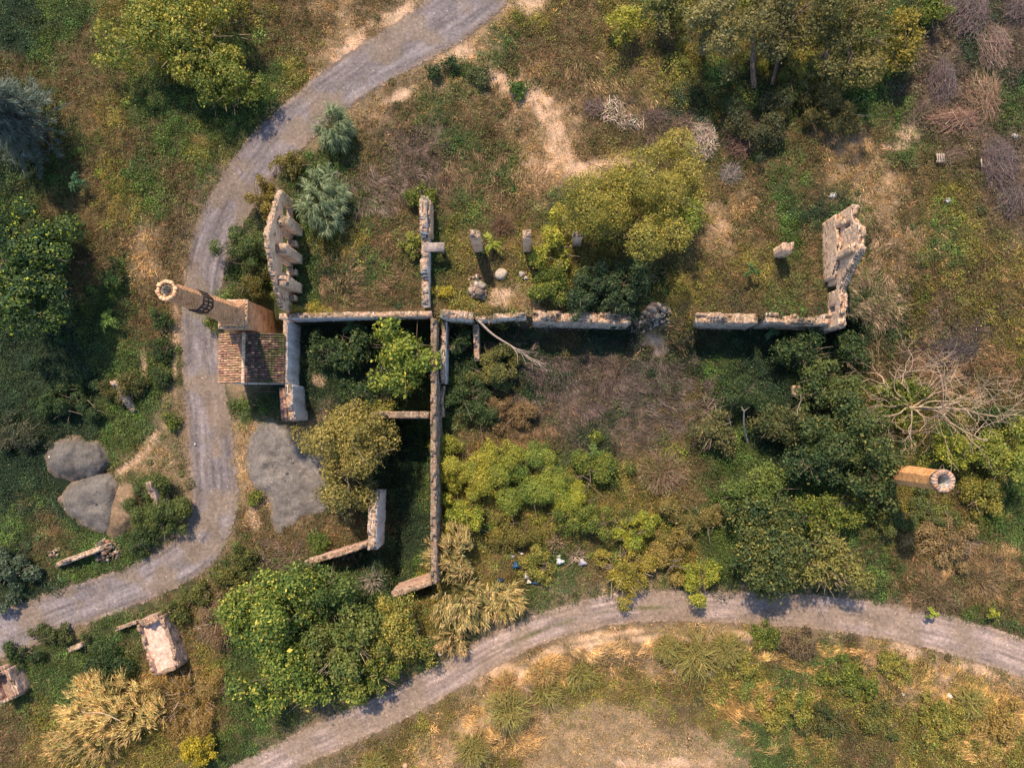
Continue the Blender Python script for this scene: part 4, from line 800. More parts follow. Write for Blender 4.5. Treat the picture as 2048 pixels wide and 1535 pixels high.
def shrub(u, v, r, h, cols, label, cat='shrub', name='shrub', **k):
    k.setdefault('leaf', (.15, .085)); k.setdefault('lobes', 14); k.setdefault('cl', .12); return tree(u, v, r, h, cols, label, cat, name, trunk=False, **k)
YG = [(.10, .16, .028), (.26, .27, .04), (.42, .35, .05)]     # yellow-green
OL = [(.09, .125, .03), (.24, .215, .05), (.38, .29, .07)]       # olive gold
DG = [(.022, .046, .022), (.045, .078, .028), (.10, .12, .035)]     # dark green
MG = [(.05, .09, .022), (.13, .16, .032), (.25, .23, .04)]     # mid green
FG = [(.045, .09, .024), (.15, .20, .038), (.36, .33, .06)]      # fig: yellow-lit green
BG = [(.035, .06, .04), (.08, .11, .07)]
T = tree
T(375, 70, 158, 6.0, [(.09, .13, .03), (.24, .235, .045), (.36, .29, .06)], 'large yellow-olive tree at the top left beside the gravel road', rv=118, lobes=26, leaf=(.22, .13), gap=.42, bare=60, flat=.7)
T(455, 170, 75, 4.5, MG, 'green tree with thin bare twigs at the lower right of the big yellow-olive tree', rv=65, gap=.22, bare=18)
T(70, 540, 118, 8, [(.018, .045, .022), (.045, .085, .026), (.19, .23, .03)], 'big dense dark green tree at the left edge level with the tall chimney', rv=135, lobes=30, leaf=(.26, .16))
T(1268, 405, 136, 8, [(.10, .125, .032), (.25, .22, .05), (.38, .29, .06)], 'largest feathery yellow-green tree on the terrace, right of the pillars', rv=112, lobes=28, leaf=(.19, .07), gap=.08, flat=.95)
T(1200, 425, 70, 6.5, [(.11, .14, .03), (.30, .27, .05), (.42, .32, .06)], 'left, golden part-tree leaning against the largest feathery tree', rv=45, leaf=(.19, .07), gap=.2)
T(1368, 440, 34, 6, [(.11, .16, .03), (.20, .24, .05)], 'small fresh green tree at the right edge of the largest feathery tree', leaf=(.17, .1))
shrub(1103, 492, 46, 3.6, [(.16, .19, .03), (.27, .27, .045), (.33, .27, .05)], 'bright yellow-green shrub between the middle and right brick pillars', rv=52, leaf=(.22, .1))
shrub(1098, 568, 46, 3, MG, 'green shrub right of the round boulder', rv=40)
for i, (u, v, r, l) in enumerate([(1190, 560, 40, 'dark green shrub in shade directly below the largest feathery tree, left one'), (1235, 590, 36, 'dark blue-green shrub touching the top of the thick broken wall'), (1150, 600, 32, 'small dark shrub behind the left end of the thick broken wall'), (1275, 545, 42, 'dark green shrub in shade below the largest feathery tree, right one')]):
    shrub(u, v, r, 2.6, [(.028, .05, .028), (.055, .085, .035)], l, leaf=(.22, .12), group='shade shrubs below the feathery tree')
T(806, 716, 57, 6.0, [(.05, .10, .024), (.17, .21, .035), (.34, .32, .05)], 'fig tree filling the sunken room left of the long thin wall', rv=72, lobes=22, leaf=(.30, .17), cl=.24)
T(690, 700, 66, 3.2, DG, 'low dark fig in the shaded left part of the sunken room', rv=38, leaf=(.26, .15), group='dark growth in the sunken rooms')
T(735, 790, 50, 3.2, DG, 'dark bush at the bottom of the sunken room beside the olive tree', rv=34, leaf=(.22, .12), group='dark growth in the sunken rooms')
T(697, 888, 92, 9, [(.11, .11, .035), (.24, .20, .055), (.30, .24, .08)], 'tall golden-olive tree standing over the flat gravel spread', rv=88, lobes=26, leaf=(.21, .12), cl=.2, flat=.8)
T(690, 985, 62, 4.5, [(.07, .075, .035), (.15, .14, .06)], 'greyer lower tree under the tall golden-olive tree', rv=40)
T(760, 822, 30, 4.5, OL, 'small sparse golden tree at the top right of the tall golden-olive tree', gap=.3)
T(552, 1232, 98, 7, FG, 'largest fig tree, left of the bottom group with yellow-lit leaves', rv=100, lobes=28, leaf=(.30, .17), cl=.25)
T(648, 1180, 66, 6.5, [(.035, .075, .022), (.09, .12, .03)], 'dark fig tree just below the slanting pinkish wall', rv=50, leaf=(.28, .16), cl=.24)
T(600, 1345, 100, 6, FG, 'lower fig tree of the bottom group hanging towards the lower track', rv=78, lobes=20, leaf=(.28, .16), cl=.24)
T(690, 1290, 72, 6, [(.06, .10, .028), (.15, .17, .045)], 'fig tree with bare pale branches in the middle of the bottom group', rv=75, leaf=(.26, .15), gap=.3, bare=60)
T(795, 1268, 62, 4.5, OL, 'golden shrub-like tree at the right end of the bottom fig trees', rv=66, leaf=(.2, .11))
T(735, 1345, 58, 4.5, MG, 'green tree between the golden one and the lower track, above its bend', rv=42, leaf=(.24, .14), bare=20)
# middle thicket right of the long wall
shrub(955, 935, 84, 3.4, [(.13, .17, .032), (.34, .31, .05)], 'wide yellow-green bramble thicket touching the right side of the long wall', rv=62, leaf=(.13, .06), lobes=22, flat=1.0)
shrub(1065, 955, 78, 3.0, [(.08, .14, .035), (.22, .25, .045)], 'green bramble thicket right of the wide yellow-green one', rv=66, leaf=(.13, .06), lobes=20, flat=1.0)
shrub(1135, 1000, 55, 3.0, YG, 'yellow-green thicket above the two thin bushes by the rubbish', rv=45, leaf=(.13, .06), flat=1.0)
shrub(925, 1035, 45, 3.0, YG, 'yellow bush beside the lower end of the long wall', rv=42)
shrub(1190, 935, 60, 2.4, MG, 'green weedy bush left of the tan dry shrub', rv=50)
shrub(1020, 1060, 46, 2.4, [(.10, .10, .03), (.20, .17, .04)], 'olive bush directly above the blue rubbish bag', rv=36)
shrub(1072, 1130, 34, 1.8, OL, 'golden shrub standing in the middle of the dumped rubbish', rv=34)
shrub(1180, 1040, 52, 3.2, MG, 'green leafy bush just above the pale lilac plastic', rv=38)
shrub(1262, 1060, 50, 3.0, YG, 'yellow-green bush right of the rubbish, above the track', rv=32)
shrub(1250, 1140, 48, 3.0, [(.17, .16, .03), (.30, .25, .05)], 'bright yellow shrub whose branches hang over the lower track', rv=52, gap=.3, bare=40)
shrub(1395, 1155, 32, 3.0, YG, 'small yellow-green tree hanging over the lower track right of the bright yellow shrub', rv=45, gap=.2)
shrub(1330, 1110, 55, 2.4, [(.15, .13, .04), (.26, .2, .06)], 'golden bush between the two shrubs that hang over the track', rv=45)
shrub(1395, 1035, 60, 2.4, [(.10, .10, .035), (.2, .16, .055)], 'olive-brown bush below the tan dry shrub', rv=42)
shrub(985, 738, 62, 3.0, [(.05, .075, .03), (.15, .14, .04)], 'ivy and bramble hump beside the dead leaning trunk', rv=42, leaf=(.15, .1), flat=1.0)
shrub(940, 800, 46, 2.6, DG, 'dark bramble hump below the ivy hump near the long wall', rv=44, leaf=(.15, .1))
shrub(925, 680, 22, 2.6, DG, 'dark ivy over the short wall of the small sunken room', rv=22)
shrub(1020, 830, 60, 1.6, [(.14, .10, .05), (.2, .14, .07)], 'brownish bush among mauve grass in the middle', rv=36, leaf=(.13, .06))
# right thicket
T(1700, 872, 96, 6.5, [(.03, .058, .024), (.07, .095, .03), (.16, .16, .05)], 'broad dark green tree left of the short orange chimney', rv=78, lobes=26, leaf=(.24, .14))
T(1745, 955, 55, 6, [(.03, .058, .024), (.07, .095, .03), (.16, .16, .05)], 'dark tree hiding the foot of the short orange chimney', rv=48, leaf=(.24, .14))
T(1625, 915, 50, 5.5, DG, 'dark green tree below left of the broad dark tree', rv=45, leaf=(.22, .13))
T(1655, 770, 62, 5.2, [(.04, .07, .025), (.10, .12, .035)], 'dark leafy tree below the right-hand gable around the small pale pillar', rv=42, leaf=(.24, .14))
T(1600, 700, 50, 4.0, DG, 'very dark bush in the shade of the thick wall at right', rv=34)
T(1480, 790, 48, 4.2, DG, 'dark green flat-topped tree with a pale thin trunk', rv=30, leaf=(.16, .07))
T(1570, 845, 50, 4.2, [(.05, .07, .028), (.11, .11, .04)], 'dull green bush between the pale thin trunk and the broad dark tree', rv=42, gap=.2)
T(1430, 860, 40, 3.2, [(.07, .085, .035), (.14, .13, .05)], 'grey-green bush with dead stems left of the pale thin trunk', rv=46, gap=.25, bare=30)
T(1790, 800, 60, 4, MG, 'green tree under the left side of the bare tree', rv=40)
T(1700, 700, 42, 3, DG, 'dark shrub at the outer foot of the right-hand gable', rv=34)
T(1500, 985, 66, 4.2, [(.06, .105, .03), (.15, .18, .04)], 'fresh green bush in the lower right thicket', rv=50)
T(1560, 1085, 95, 6, [(.03, .058, .024), (.09, .105, .03), (.2, .18, .05)], 'large dark fig right above the lower track', rv=88, lobes=26, leaf=(.26, .15), cl=.24)
T(1655, 1125, 60, 6, [(.08, .10, .03), (.20, .18, .05)], 'fig with visible pale branches right of the large dark fig', rv=52, leaf=(.24, .14), gap=.3, bare=60)
T(1660, 1030, 72, 3.5, MG, 'mid green tree between the dark fig and the short orange chimney', rv=38)
T(1905, 905, 44, 4.5, YG, 'yellow-green tree just above the short orange chimney', rv=40)
T(2010, 900, 60, 5, [(.09, .14, .03), (.24, .25, .05)], 'bright green tree at the right edge below the bare tree', rv=58)
T(1985, 835, 45, 4, DG, 'dark tree behind the right end of the bare tree', rv=26)
shrub(1960, 985, 46, 2.6, OL, 'golden bush right of the short orange chimney top', rv=42)
shrub(1890, 1080, 56, 2.0, [(.16, .12, .06), (.26, .19, .09)], 'tan dry bush below the short orange chimney', rv=44, gap=.2, bare=50)
shrub(1780, 1040, 50, 2.0, [(.05, .08, .03), (.12, .13, .04)], 'green low bush left of the tan dry bush', rv=34)
shrub(1862, 1030, 44, 2.2, [(.05, .085, .035), (.13, .14, .045)], 'added green shrub covering the shadow directly below the short orange chimney', rv=40)  # extra shrub, added to hide the chimney's cast shadow
# top right
T(1425, 60, 78, 8, [(.09, .105, .055), (.20, .18, .075)], 'greyish yellow eucalyptus, leftmost of the tall trees along the top', rv=70, lobes=20, gap=.25)
TT = []
TT += [T(1560, 40, 84, 9, [(.075, .085, .04), (.15, .135, .055)], 'tall olive-brown tree at the top with its trunk showing below', rv=78, lobes=24, gap=.15)]
TT += [T(1690, 60, 92, 9, [(.075, .085, .035), (.16, .135, .045)], 'tall olive-brown tree at the top, right of the one with the trunk', rv=92, lobes=24, gap=.15)]
T(1800, 95, 48, 5, [(.11, .115, .03), (.26, .21, .04)], 'golden-tipped tree at the top right beside the mauve brush pile', rv=58)
T(1330, 20, 46, 5, [(.04, .065, .025), (.12, .12, .035)], 'dark and yellow tree at the top edge right of the small bright tree', rv=34)
shrub(1650, 215, 74, 2.2, [(.08, .085, .035), (.15, .13, .045)], 'olive scrub under the tall trees at the top', rv=52)
T(1251, 46, 29, 3.6, [(.20, .22, .035), (.34, .32, .06)], 'small bright yellow-green tree at the top edge', rv=38, leaf=(.2, .1))
shrub(1520, 245, 62, 2.4, [(.035, .055, .03), (.09, .085, .04)], 'dark scrub right of the pale woodpiles', rv=60)
shrub(1850, 25, 50, 2.6, MG, 'green shrub at the top edge beside the mauve brush', rv=30)
# along the road
shrub(488, 482, 52, 3.4, [(.04, .08, .028), (.11, .135, .045)], 'green shrub overhanging the road left of the left-hand gable', rv=42)
shrub(512, 556, 40, 3.2, [(.035, .06, .022), (.13, .11, .03)], 'dark golden-edged shrub against the outer face of the left-hand gable', rv=52)
shrub(452, 598, 20, 2.4, [(.07, .13, .035), (.13, .19, .05)], 'small fresh green shrub just above the tall chimney base', rv=18)
shrub(425, 640, 14, 1.6, MG, 'tiny green shrub at the foot of the square chimney base', rv=22)
shrub(525, 395, 26, 1.8, [(.12, .10, .03), (.2, .16, .04)], 'golden low shrub outside the top of the left-hand gable', rv=46)
shrub(583, 330, 34, 1.8, [(.07, .08, .028), (.18, .15, .04)], 'golden-green low shrub between the road and the upper reeds', rv=24)
shrub(322, 640, 20, 1.4, DG, 'low dark shrub on the road verge, upper of three left of the chimney', rv=22, group='verge shrubs'); shrub(326, 700, 20, 1.4, DG, 'low dark shrub on the road verge, middle of three left of the chimney', rv=26, group='verge shrubs'); shrub(328, 756, 20, 1.4, DG, 'low dark shrub on the road verge, lowest of three left of the chimney', rv=20, group='verge shrubs')
shrub(345, 840, 18, 1.2, MG, 'small round green shrub at the edge of the striped verge', rv=16)
shrub(510, 992, 13, 1.0, MG, 'small green shrub on the left rim of the flat gravel spread', rv=16)
shrub(250, 775, 46, 1.8, [(.045, .07, .025), (.13, .11, .04)], 'weedy bush around the grey wall stub left of the road', rv=34, gap=.2)
shrub(130, 800, 80, 2.6, DG, 'wide dark bramble bank at the left in deep green shade', rv=36, flat=.8); shrub(40, 870, 50, 2, [(.04, .06, .035), (.08, .08, .05)], 'dark bush at the left edge above the gravel heaps', rv=40)
shrub(325, 1010, 58, 3.0, [(.035, .065, .024), (.10, .125, .035)], 'dense green bush around the pinkish white leaning wall stub', rv=72, lobes=18, flat=.9)
shrub(290, 1075, 34, 2.0, DG, 'lower tip of the green bush near the brick rubble', rv=26)
shrub(20, 1150, 42, 2.8, BG, 'blue-green tree-like shrub at the left edge above the road', rv=52, leaf=(.22, .14))
for i, (u, v, l) in enumerate([(350, 1225, 'second from the hut'), (400, 1190, 'in the middle of the row'), (448, 1150, 'second from the top of the row'), (490, 1110, 'top of the row near the thick wall')]):
    shrub(u, v, 32, 1.6, [(.05, .075, .025), (.13, .13, .035)], 'green shrub along the lower road bend, '+l, rv=24, group='green shrubs along the lower road bend')
shrub(440, 1245, 50, 1.8, [(.14, .095, .06), (.20, .14, .08)], 'reddish-brown dry shrub between the roofless hut and the largest fig', rv=44, leaf=(.12, .05), gap=.05, bare=60)
shrub(640, 1085, 20, 1.4, [(.06, .10, .025), (.11, .15, .035)], 'small bright green shrub above the slanting pinkish wall', rv=22)
shrub(210, 1330, 50, 1.6, DG, 'dark green low shrub left of the roofless hut', rv=46); shrub(110, 1265, 60, 1.4, [(.04, .065, .025), (.08, .09, .03)], 'green bramble strip between the road and the small grey masonry lump', rv=24)
shrub(45, 1310, 40, 1.6, DG, 'dark green bramble strip above the hut at the left edge', rv=26)
shrub(400, 1492, 42, 2.8, [(.22, .2, .025), (.36, .29, .03)], 'bright yellow shrub at the bottom edge beside the lower track', rv=34)
shrub(370, 1395, 66, 2.0, [(.17, .12, .045), (.28, .19, .07)], 'golden-brown dry scrub below the roofless hut', rv=62, leaf=(.16, .05), bare=80)
shrub(868, 145, 17, 1.4, DG, 'small dark shrub beside the road, left one by the sandy patch'); shrub(903, 128, 17, 1.4, DG, 'small dark shrub beside the road, right one by the sandy patch')
shrub(960, 150, 30, 1.2, [(.06, .085, .035), (.12, .13, .06)], 'grey-green low shrub in the sandy patch', rv=20); shrub(1037, 180, 19, 1.1, [(.035, .085, .02), (.07, .13, .03)], 'round bright green plant in the sandy patch', rv=17)
shrub(840, 395, 40, 1.5, MG, 'green weeds at the top end of the partition wall', rv=22)
shrub(620, 617, 42, .9, [(.20, .19, .03), (.33, .27, .04)], 'yellow grass tuft hanging over the top of the long retaining wall', rv=9, up=.5, leaf=(.16, .04))
shrub(1640, 633, 44, .9, [(.17, .12, .05), (.24, .18, .06)], 'tan grass tuft on top of the thick rubble wall', rv=10, up=.6, leaf=(.16, .04))
shrub(820, 490, 30, 2.0, [(.09, .12, .035), (.24, .24, .05)], 'sparse yellow-leaved sapling left of the partition wall', rv=28, gap=.45, leaf=(.2, .11))
shrub(885, 582, 24, 1.2, [(.25, .22, .03), (.36, .3, .04)], 'small yellow-leaved sprig right of the partition wall foot', rv=8, gap=.3)
shrub(1585, 160, 40, 2.2, [(.05, .085, .025), (.16, .15, .035)], 'green and gold shrub around the small white stone at the top', rv=46)
for (u, v, r, c, l) in [(1530, 1270, 34, MG, 'green shrub on the inner edge of the lower track at right'), (1600, 1290, 36, [(.09, .075, .05), (.15, .11, .07)], 'brown dry bush below the lower track at right'), (1700, 1360, 50, MG, 'green bush in the middle of the lower right slope'), (1790, 1330, 36, OL, 'golden bush below the lower track near the sandy scar'), (1880, 1440, 55, OL, 'golden grassy bush at the lower right'), (1560, 1420, 50, OL, 'ochre shrub at the lower edge of the stony slope'), (1990, 1440, 52, [(.2, .14, .05), (.3, .22, .07)], 'golden straw clump at the lower right corner'), (1650, 1440, 44, [(.04, .06, .025), (.13, .12, .04)], 'dark shrub by the bottom edge right of centre'), (1480, 1330, 36, OL, 'ochre-green shrub right of the biggest esparto tussock'), (1750, 1440, 40, [(.05,.08,.03),(.16,.15,.04)], 'green weedy shrub by the bottom edge at right')]:
    shrub(u, v, r, 1.3, c, l, rv=r*.75, gap=.2)

def dry_shrub(u, v, r, h, col, label, n=700, rv=None, green=None):
    g = rgen(u, v); z = float(G(u, v)); b = pw(u, v+r*.12, z); rad = np.array([r, rv or r])*(CAMH-z)/F
    root = empty('dry_shrub', b, label, 'dry shrub'); d = sph(n, g, .12); P = b+d*np.array([rad[0], rad[1], h])*g.uniform(.15, .75, (n, 1)); mb = MB()
    sticks(mb, P, d+g.normal(0, .3, (n, 3)), g.uniform(.35, .9, n), .032, jit(col, n, .2), g); mb.build('twigs', BARK, root)
    mb = MB()
    for k in range(9): e = b+sph(1, g, .3)[0]*np.array([rad[0], rad[1], h])*.7; tube(mb, [b, (b+e)/2+g.normal(0, .1, 3), e], [.06, .045, .02], col, 4)
    mb.build('stem', BARK, root)
    if green: m = n*2; d = sph(m, g, 0); mb = MB(); P = b+d*np.array([rad[0], rad[1], h])*g.uniform(.3, 1, (m, 1)); leaves(mb, P, unit(d+g.normal(0, .6, (m, 3))), .13, .07, jit(green, m), g); mb.build('leaves', LEAF, root)
dry_shrub(1322, 935, 72, 2.4, (.34, .24, .18), 'pinkish tan twiggy dry shrub right of the green brambles', 1500, 56, (.13, .115, .04))
dry_shrub(745, 1155, 36, 3.0, (.33, .28, .25), 'bare grey twiggy shrub in the dark room near the slanting wall', 160, 30)
dry_shrub(1112, 1080, 26, 1.8, (.40, .28, .20), 'thin leafless tan bush above the pale lilac plastic', 120, 18); dry_shrub(1150, 1108, 22, 2.2, (.40, .32, .27), 'thin leafless bush right of the pale lilac plastic', 60, 30)
dry_shrub(1415, 815, 26, 2.6, (.33, .27, .21), 'leafless thin bush left of the pale thin trunk', 90, 44)
dry_shrub(655, 1275, 30, 6.3, (.42, .32, .2), 'bare ochre branches poking out of the middle fig tree', 90, 24)
dry_shrub(1870, 1185, 70, 1.4, (.24, .17, .12), 'brown dry brush above the lower track at right', 800, 40, (.1, .1, .04)); dry_shrub(1960, 1150, 70, 1.4, (.30, .21, .13), 'light brown dry brush near the right edge above the track', 700, 50, (.1, .1, .04))
dry_shrub(1005, 450, 30, 1.0, (.2, .13, .09), 'brown dry bush between the left and middle brick pillars', 500, 22); dry_shrub(480, 1370, 50, 1.4, (.26, .18, .13), 'brown dry bush below the largest fig', 400, 30)

def piles(u, v, r, rv, h, col, label, n, L=1.3, W=.035, ang=None, spread=.6, name='brush_pile', cat='brush pile', group=None):
    g = rgen(u, v); q_ = np.sqrt(g.random(n)); a = g.uniform(0, 6.28, n); uu = u+q_*np.cos(a)*r; vv = v+q_*np.sin(a)*rv; P = gp(uu, vv); P[:, 2] += (1-q_**2)*h*g.random(n)+.04
    az = g.normal(0, spread, n)+R(ang) if ang is not None else g.uniform(0, 6.28, n); D = np.stack([np.cos(az), np.sin(az), g.normal(0, .18, n)], 1); ln = L*g.uniform(.5, 1.3, n)
    mb = MB(); sticks(mb, P-D*ln[:, None]*.5+np.array([0, 0, .1]), D, ln, W*g.lognormal(0, .35, n), jit(col, n, .25), g); return tag(mb.build(name, BARK, origin=gp(u, v)), label, cat, group)
MV = (.155, .125, .125)
for a in [(1882, 165, 28, 44, 1.1, MV, 'mauve-grey brush pile, upright oval one in the top right', 1100, 1.2, .03, 80), (1935, 30, 44, 48, 1.2, MV, 'mauve-grey brush pile at the top edge near the corner', 1300, 1.2, .03, 60), (2030, 25, 26, 30, 1.0, MV, 'mauve-grey brush pile in the top right corner', 500, 1.1, .03, 20), (1985, 95, 34, 46, .9, (.24, .18, .15), 'brownish brush pile below the corner piles', 700, 1.3, .03, 120),
          (1965, 195, 34, 44, .9, (.30, .21, .15), 'tan brush pile of long curved stems at the right', 500, 2.0, .035, -70), (1905, 240, 48, 22, .9, (.30, .20, .15), 'tan fan of long bent stems under the oval brush pile', 420, 2.2, .035, 8), (1995, 330, 36, 52, 1.1, MV, 'grey-mauve brush pile near the right edge, above the lowest one', 1000, 1.3, .03, 110), (2022, 400, 28, 32, .9, MV, 'lowest grey-mauve brush pile at the right edge', 500, 1.2, .03, 70), (1905, 310, 30, 18, .4, (.22, .16, .13), 'thin reddish brush heap left of the grey-mauve piles', 200, 1.3, .03, 10),
          (1462, 348, 22, 18, .4, (.25, .22, .22), 'small grey brush heap below the pale woodpile', 260, .9, .03), (1485, 270, 40, 44, .9, (.19, .12, .10), 'dark reddish brush pile right of the pale woodpile', 900, 1.2, .03, 30), (1190, 218, 22, 20, .6, (.16, .12, .11), 'dark brush heap at the left end of the scattered pale sticks', 400, .9, .03), (1310, 232, 26, 14, .4, (.16, .12, .11), 'dark brush heap at the right end of the scattered pale sticks', 300, .9, .03), (1370, 255, 26, 24, .6, (.20, .14, .11), 'brown brush heap left of the pale woodpile', 350, 1, .03)]:
    piles(*a, group='brush piles')
piles(1908, 700, 54, 26, .35, (.115, .10, .105), 'dark flat stick patch standing in for a shadow above the bare tree', 900, 1.1, .03, 30, .4)  # thin dark sticks laid flat to imitate a shadow patch
PALE = (.42, .35, .29)
piles(1402, 282, 30, 44, .9, PALE, 'big pile of bleached pale sticks right of the scattered ones', 620, .9, .05, name='woodpile', cat='woodpile', group='bleached woodpiles')
piles(1225, 222, 26, 24, .5, PALE, 'small pile of bleached pale sticks, left one above the terrace', 150, .85, .07, name='woodpile', cat='woodpile', group='bleached woodpiles'); piles(1262, 245, 34, 16, .4, PALE, 'scattered bleached sticks trailing right from the small pile', 110, .8, .065, -25, .9, name='woodpile', cat='woodpile', group='bleached woodpiles')
for (u, v, w_, l, lb) in [(1878, 318, .5, 20, 'small broken wooden pallet among brush at right'), (1966, 328, .18, 30, 'pale plank on the grey-mauve brush pile')]:
    P = gp(u, v, .3); mb = MB()
    for k in range(4 if w_ > .3 else 1): box(mb, P+np.array([k*.2-.3, 0, .3]), (.12, .9 if w_ > .3 else .8, .04), (.3, .25, .21), R(l)*.1, j=.01)
    if w_ > .3:
        for k in (-.3, .3): box(mb, P+np.array([0, k, .24]), (.8, .1, .06), (.4, .33, .28))
    tag(mb.build('plank' if w_ < .3 else 'pallet', BARK, origin=P), lb, 'plank' if w_ < .3 else 'pallet')

def reeds(u, v, r, rv, h, n, cols, label, plume=None, dirn=None, group=None, lw=.052):
    """giant cane: leaning culms that end in fans of long arching leaves"""
    g = rgen(u, v); z0 = float(G(u, v)); zt = z0+h; ct = pw(u, v, zt-.3); s = (CAMH-zt)/F; base = np.array([ct[0], ct[1], z0]); root = empty('cane_clump', base, label, 'giant cane', group)
    q_ = np.sqrt(g.random(n)); a = g.uniform(0, 6.28, n); tx = ct[0]+q_*np.cos(a)*r*s; ty = ct[1]+q_*np.sin(a)*rv*s; tz = z0+h*(1-.45*q_**2)*g.uniform(.7, 1.02, n); tip = np.stack([tx, ty, tz], 1)
    b = base+(tip-base)*np.array([.45, .45, 0])+g.normal(0, .15, (n, 3))*np.array([1, 1, 0]); mb = MB()
    for i in range(n): tube(mb, [b[i], b[i]*.4+tip[i]*.6+np.array([0, 0, .2]), tip[i]], [.03, .025, .012], (.25, .24, .12), 3)
    mb.build('stems', BARK, root); mb = MB(); m = 38; P = np.repeat(tip, m, 0); t = np.tile(np.linspace(0, 1, m), n)
    ax = unit(tip-b+np.array([0, 0, .001])); out = np.repeat(unit(np.stack([np.cos(a), np.sin(a), 0*a], 1)*.45+(np.array(dirn)*1.0 if dirn is not None else np.array([.1, -.35, 0]))+g.normal(0, .5, (n, 3))*np.array([1, 1, .2])), m, 0); P = P-np.repeat(ax, m, 0)*t[:, None]*1.7+out*(1-t)[:, None]*.35
    D = unit(out*1.1+g.normal(0, .42, P.shape)+np.array([0, 0, .25])); cc = mixc(cols[0], cols[1], np.clip(np.repeat(g.random(n), m)*.7+g.normal(.15, .2, len(P)), 0, 1))*np.exp(g.normal(0, .22, (len(P), 1)))
    blades(mb, P, D, g.uniform(.6, 1.1, len(P)), lw, cc, .6, g, seg=2); mb.build('leaves', LEAF, root)
    if plume is not None:
        mb = MB(); k = g.random(n) < .75; T_ = np.repeat(tip[k], 22, 0); D = unit(np.repeat(unit(out[::m][k]+np.array([0, 0, .3])), 22, 0)+g.normal(0, .28, T_.shape)); blades(mb, T_+D*g.uniform(0, 1.0, (len(T_), 1)), D, .45, .06, jit(plume, len(T_), .3), .3, g); tag(mb.build('plumes', LEAF, root), kind='stuff')
RC = [(.13, .19, .10), (.30, .36, .22)]
reeds(658, 236, 34, 42, 4.2, 60, RC, 'small grey-green cane clump on the inner road edge at the top')
reeds(632, 388, 46, 66, 4.8, 110, RC, 'larger grey-green cane clump beside the top of the left-hand gable')
TC = [(.22, .23, .09), (.52, .39, .16)]
reeds(205, 1425, 112, 62, 4.0, 190, TC, 'broad stand of tan canes at the lower left below the roofless hut', (.66, .46, .19), (-.9, .35, 0)); reeds(150, 1495, 80, 34, 3.2, 80, TC, 'smaller stand of tan canes at the bottom left edge', (.45, .31, .14), (-.8, -.3, 0))
reeds(905, 1110, 52, 52, 4.4, 85, [(.17, .17, .07), (.36, .29, .11)], 'tan cane clump over the lower end of the long wall', (.50, .38, .17), (-.7, .5, 0)); reeds(925, 1215, 66, 42, 3.4, 95, [(.16, .18, .08), (.36, .30, .12)], 'tan and green cane clump hanging down to the lower track', (.5, .39, .18), (.2, -1, 0)); reeds(1010, 1200, 36, 34, 3.0, 45, [(.2, .2, .08), (.42, .35, .13)], 'small golden cane clump right of the hanging one', (.55, .42, .18), (.4, -.6, 0)); reeds(905, 1285, 32, 26, 2.2, 26, [(.2, .18, .09), (.38, .30, .14)], 'lowest small cane clump reaching the lower track', (.5, .36, .17), (0, -1, 0))

def conifer(u, v, r, rv, h, cols, label, n=260):
    g = rgen(u, v); z0 = float(G(u, v)); ct = pw(u, v, z0+h*.5); s = (CAMH-z0-h*.5)/F; base = np.array([ct[0], ct[1], z0]); root = empty('conifer', base, label, 'conifer')
    mb = MB(); tube(mb, [base, base+np.array([0, 0, h*.95])], [.3, .05], (.15, .12, .1), 6); mb2 = MB()
    for i in range(n):
        zz = g.random()**.8; a = g.uniform(0, 6.28); L = np.array([r*s*math.cos(a), rv*s*math.sin(a), 0])*(1.02-zz*.85)*g.uniform(.65, 1.05); s0 = base+np.array([0, 0, h*(.15+.8*zz)]); e = s0+L+np.array([0, 0, -.25*np.linalg.norm(L)]); m_ = (s0+e)/2+np.array([0, 0, .25]); pth = polyl(np.array([s0, m_, e]), 5)
        tube(mb, pth, np.linspace(.05, .012, len(pth)), (.15, .12, .1), 3); k = 90; t = g.uniform(.35, 1, k)*(len(pth)-1); i0 = np.minimum(t.astype(int), len(pth)-2); P = pth[i0]+(pth[i0+1]-pth[i0])*(t-i0)[:, None]
        sd = unit(L)[None]*g.uniform(.2, .9, (k, 1))+g.normal(0, .45, (k, 3)); P = P+sd*.28*g.random((k, 1)); c = mixc(cols[0], cols[1], np.clip(g.normal(.5, .3, k), 0, 1))*np.exp(g.normal(0, .2)); blades(mb2, P, sd+np.array([0, 0, -.1]), g.uniform(.3, .55, k), .07, c, .4, g)
    mb.build('trunk', BARK, root); mb2.build('foliage', LEAF, root)
conifer(18, 225, 88, 128, 10, [(.07, .105, .10), (.17, .215, .19)], 'big blue-grey conifer with drooping sprays at the left edge', 300)
conifer(95, 470, 70, 58, 5.5, [(.035, .06, .03), (.13, .14, .05)], 'dark drooping green conifer at the top of the dense left-edge tree', 150)

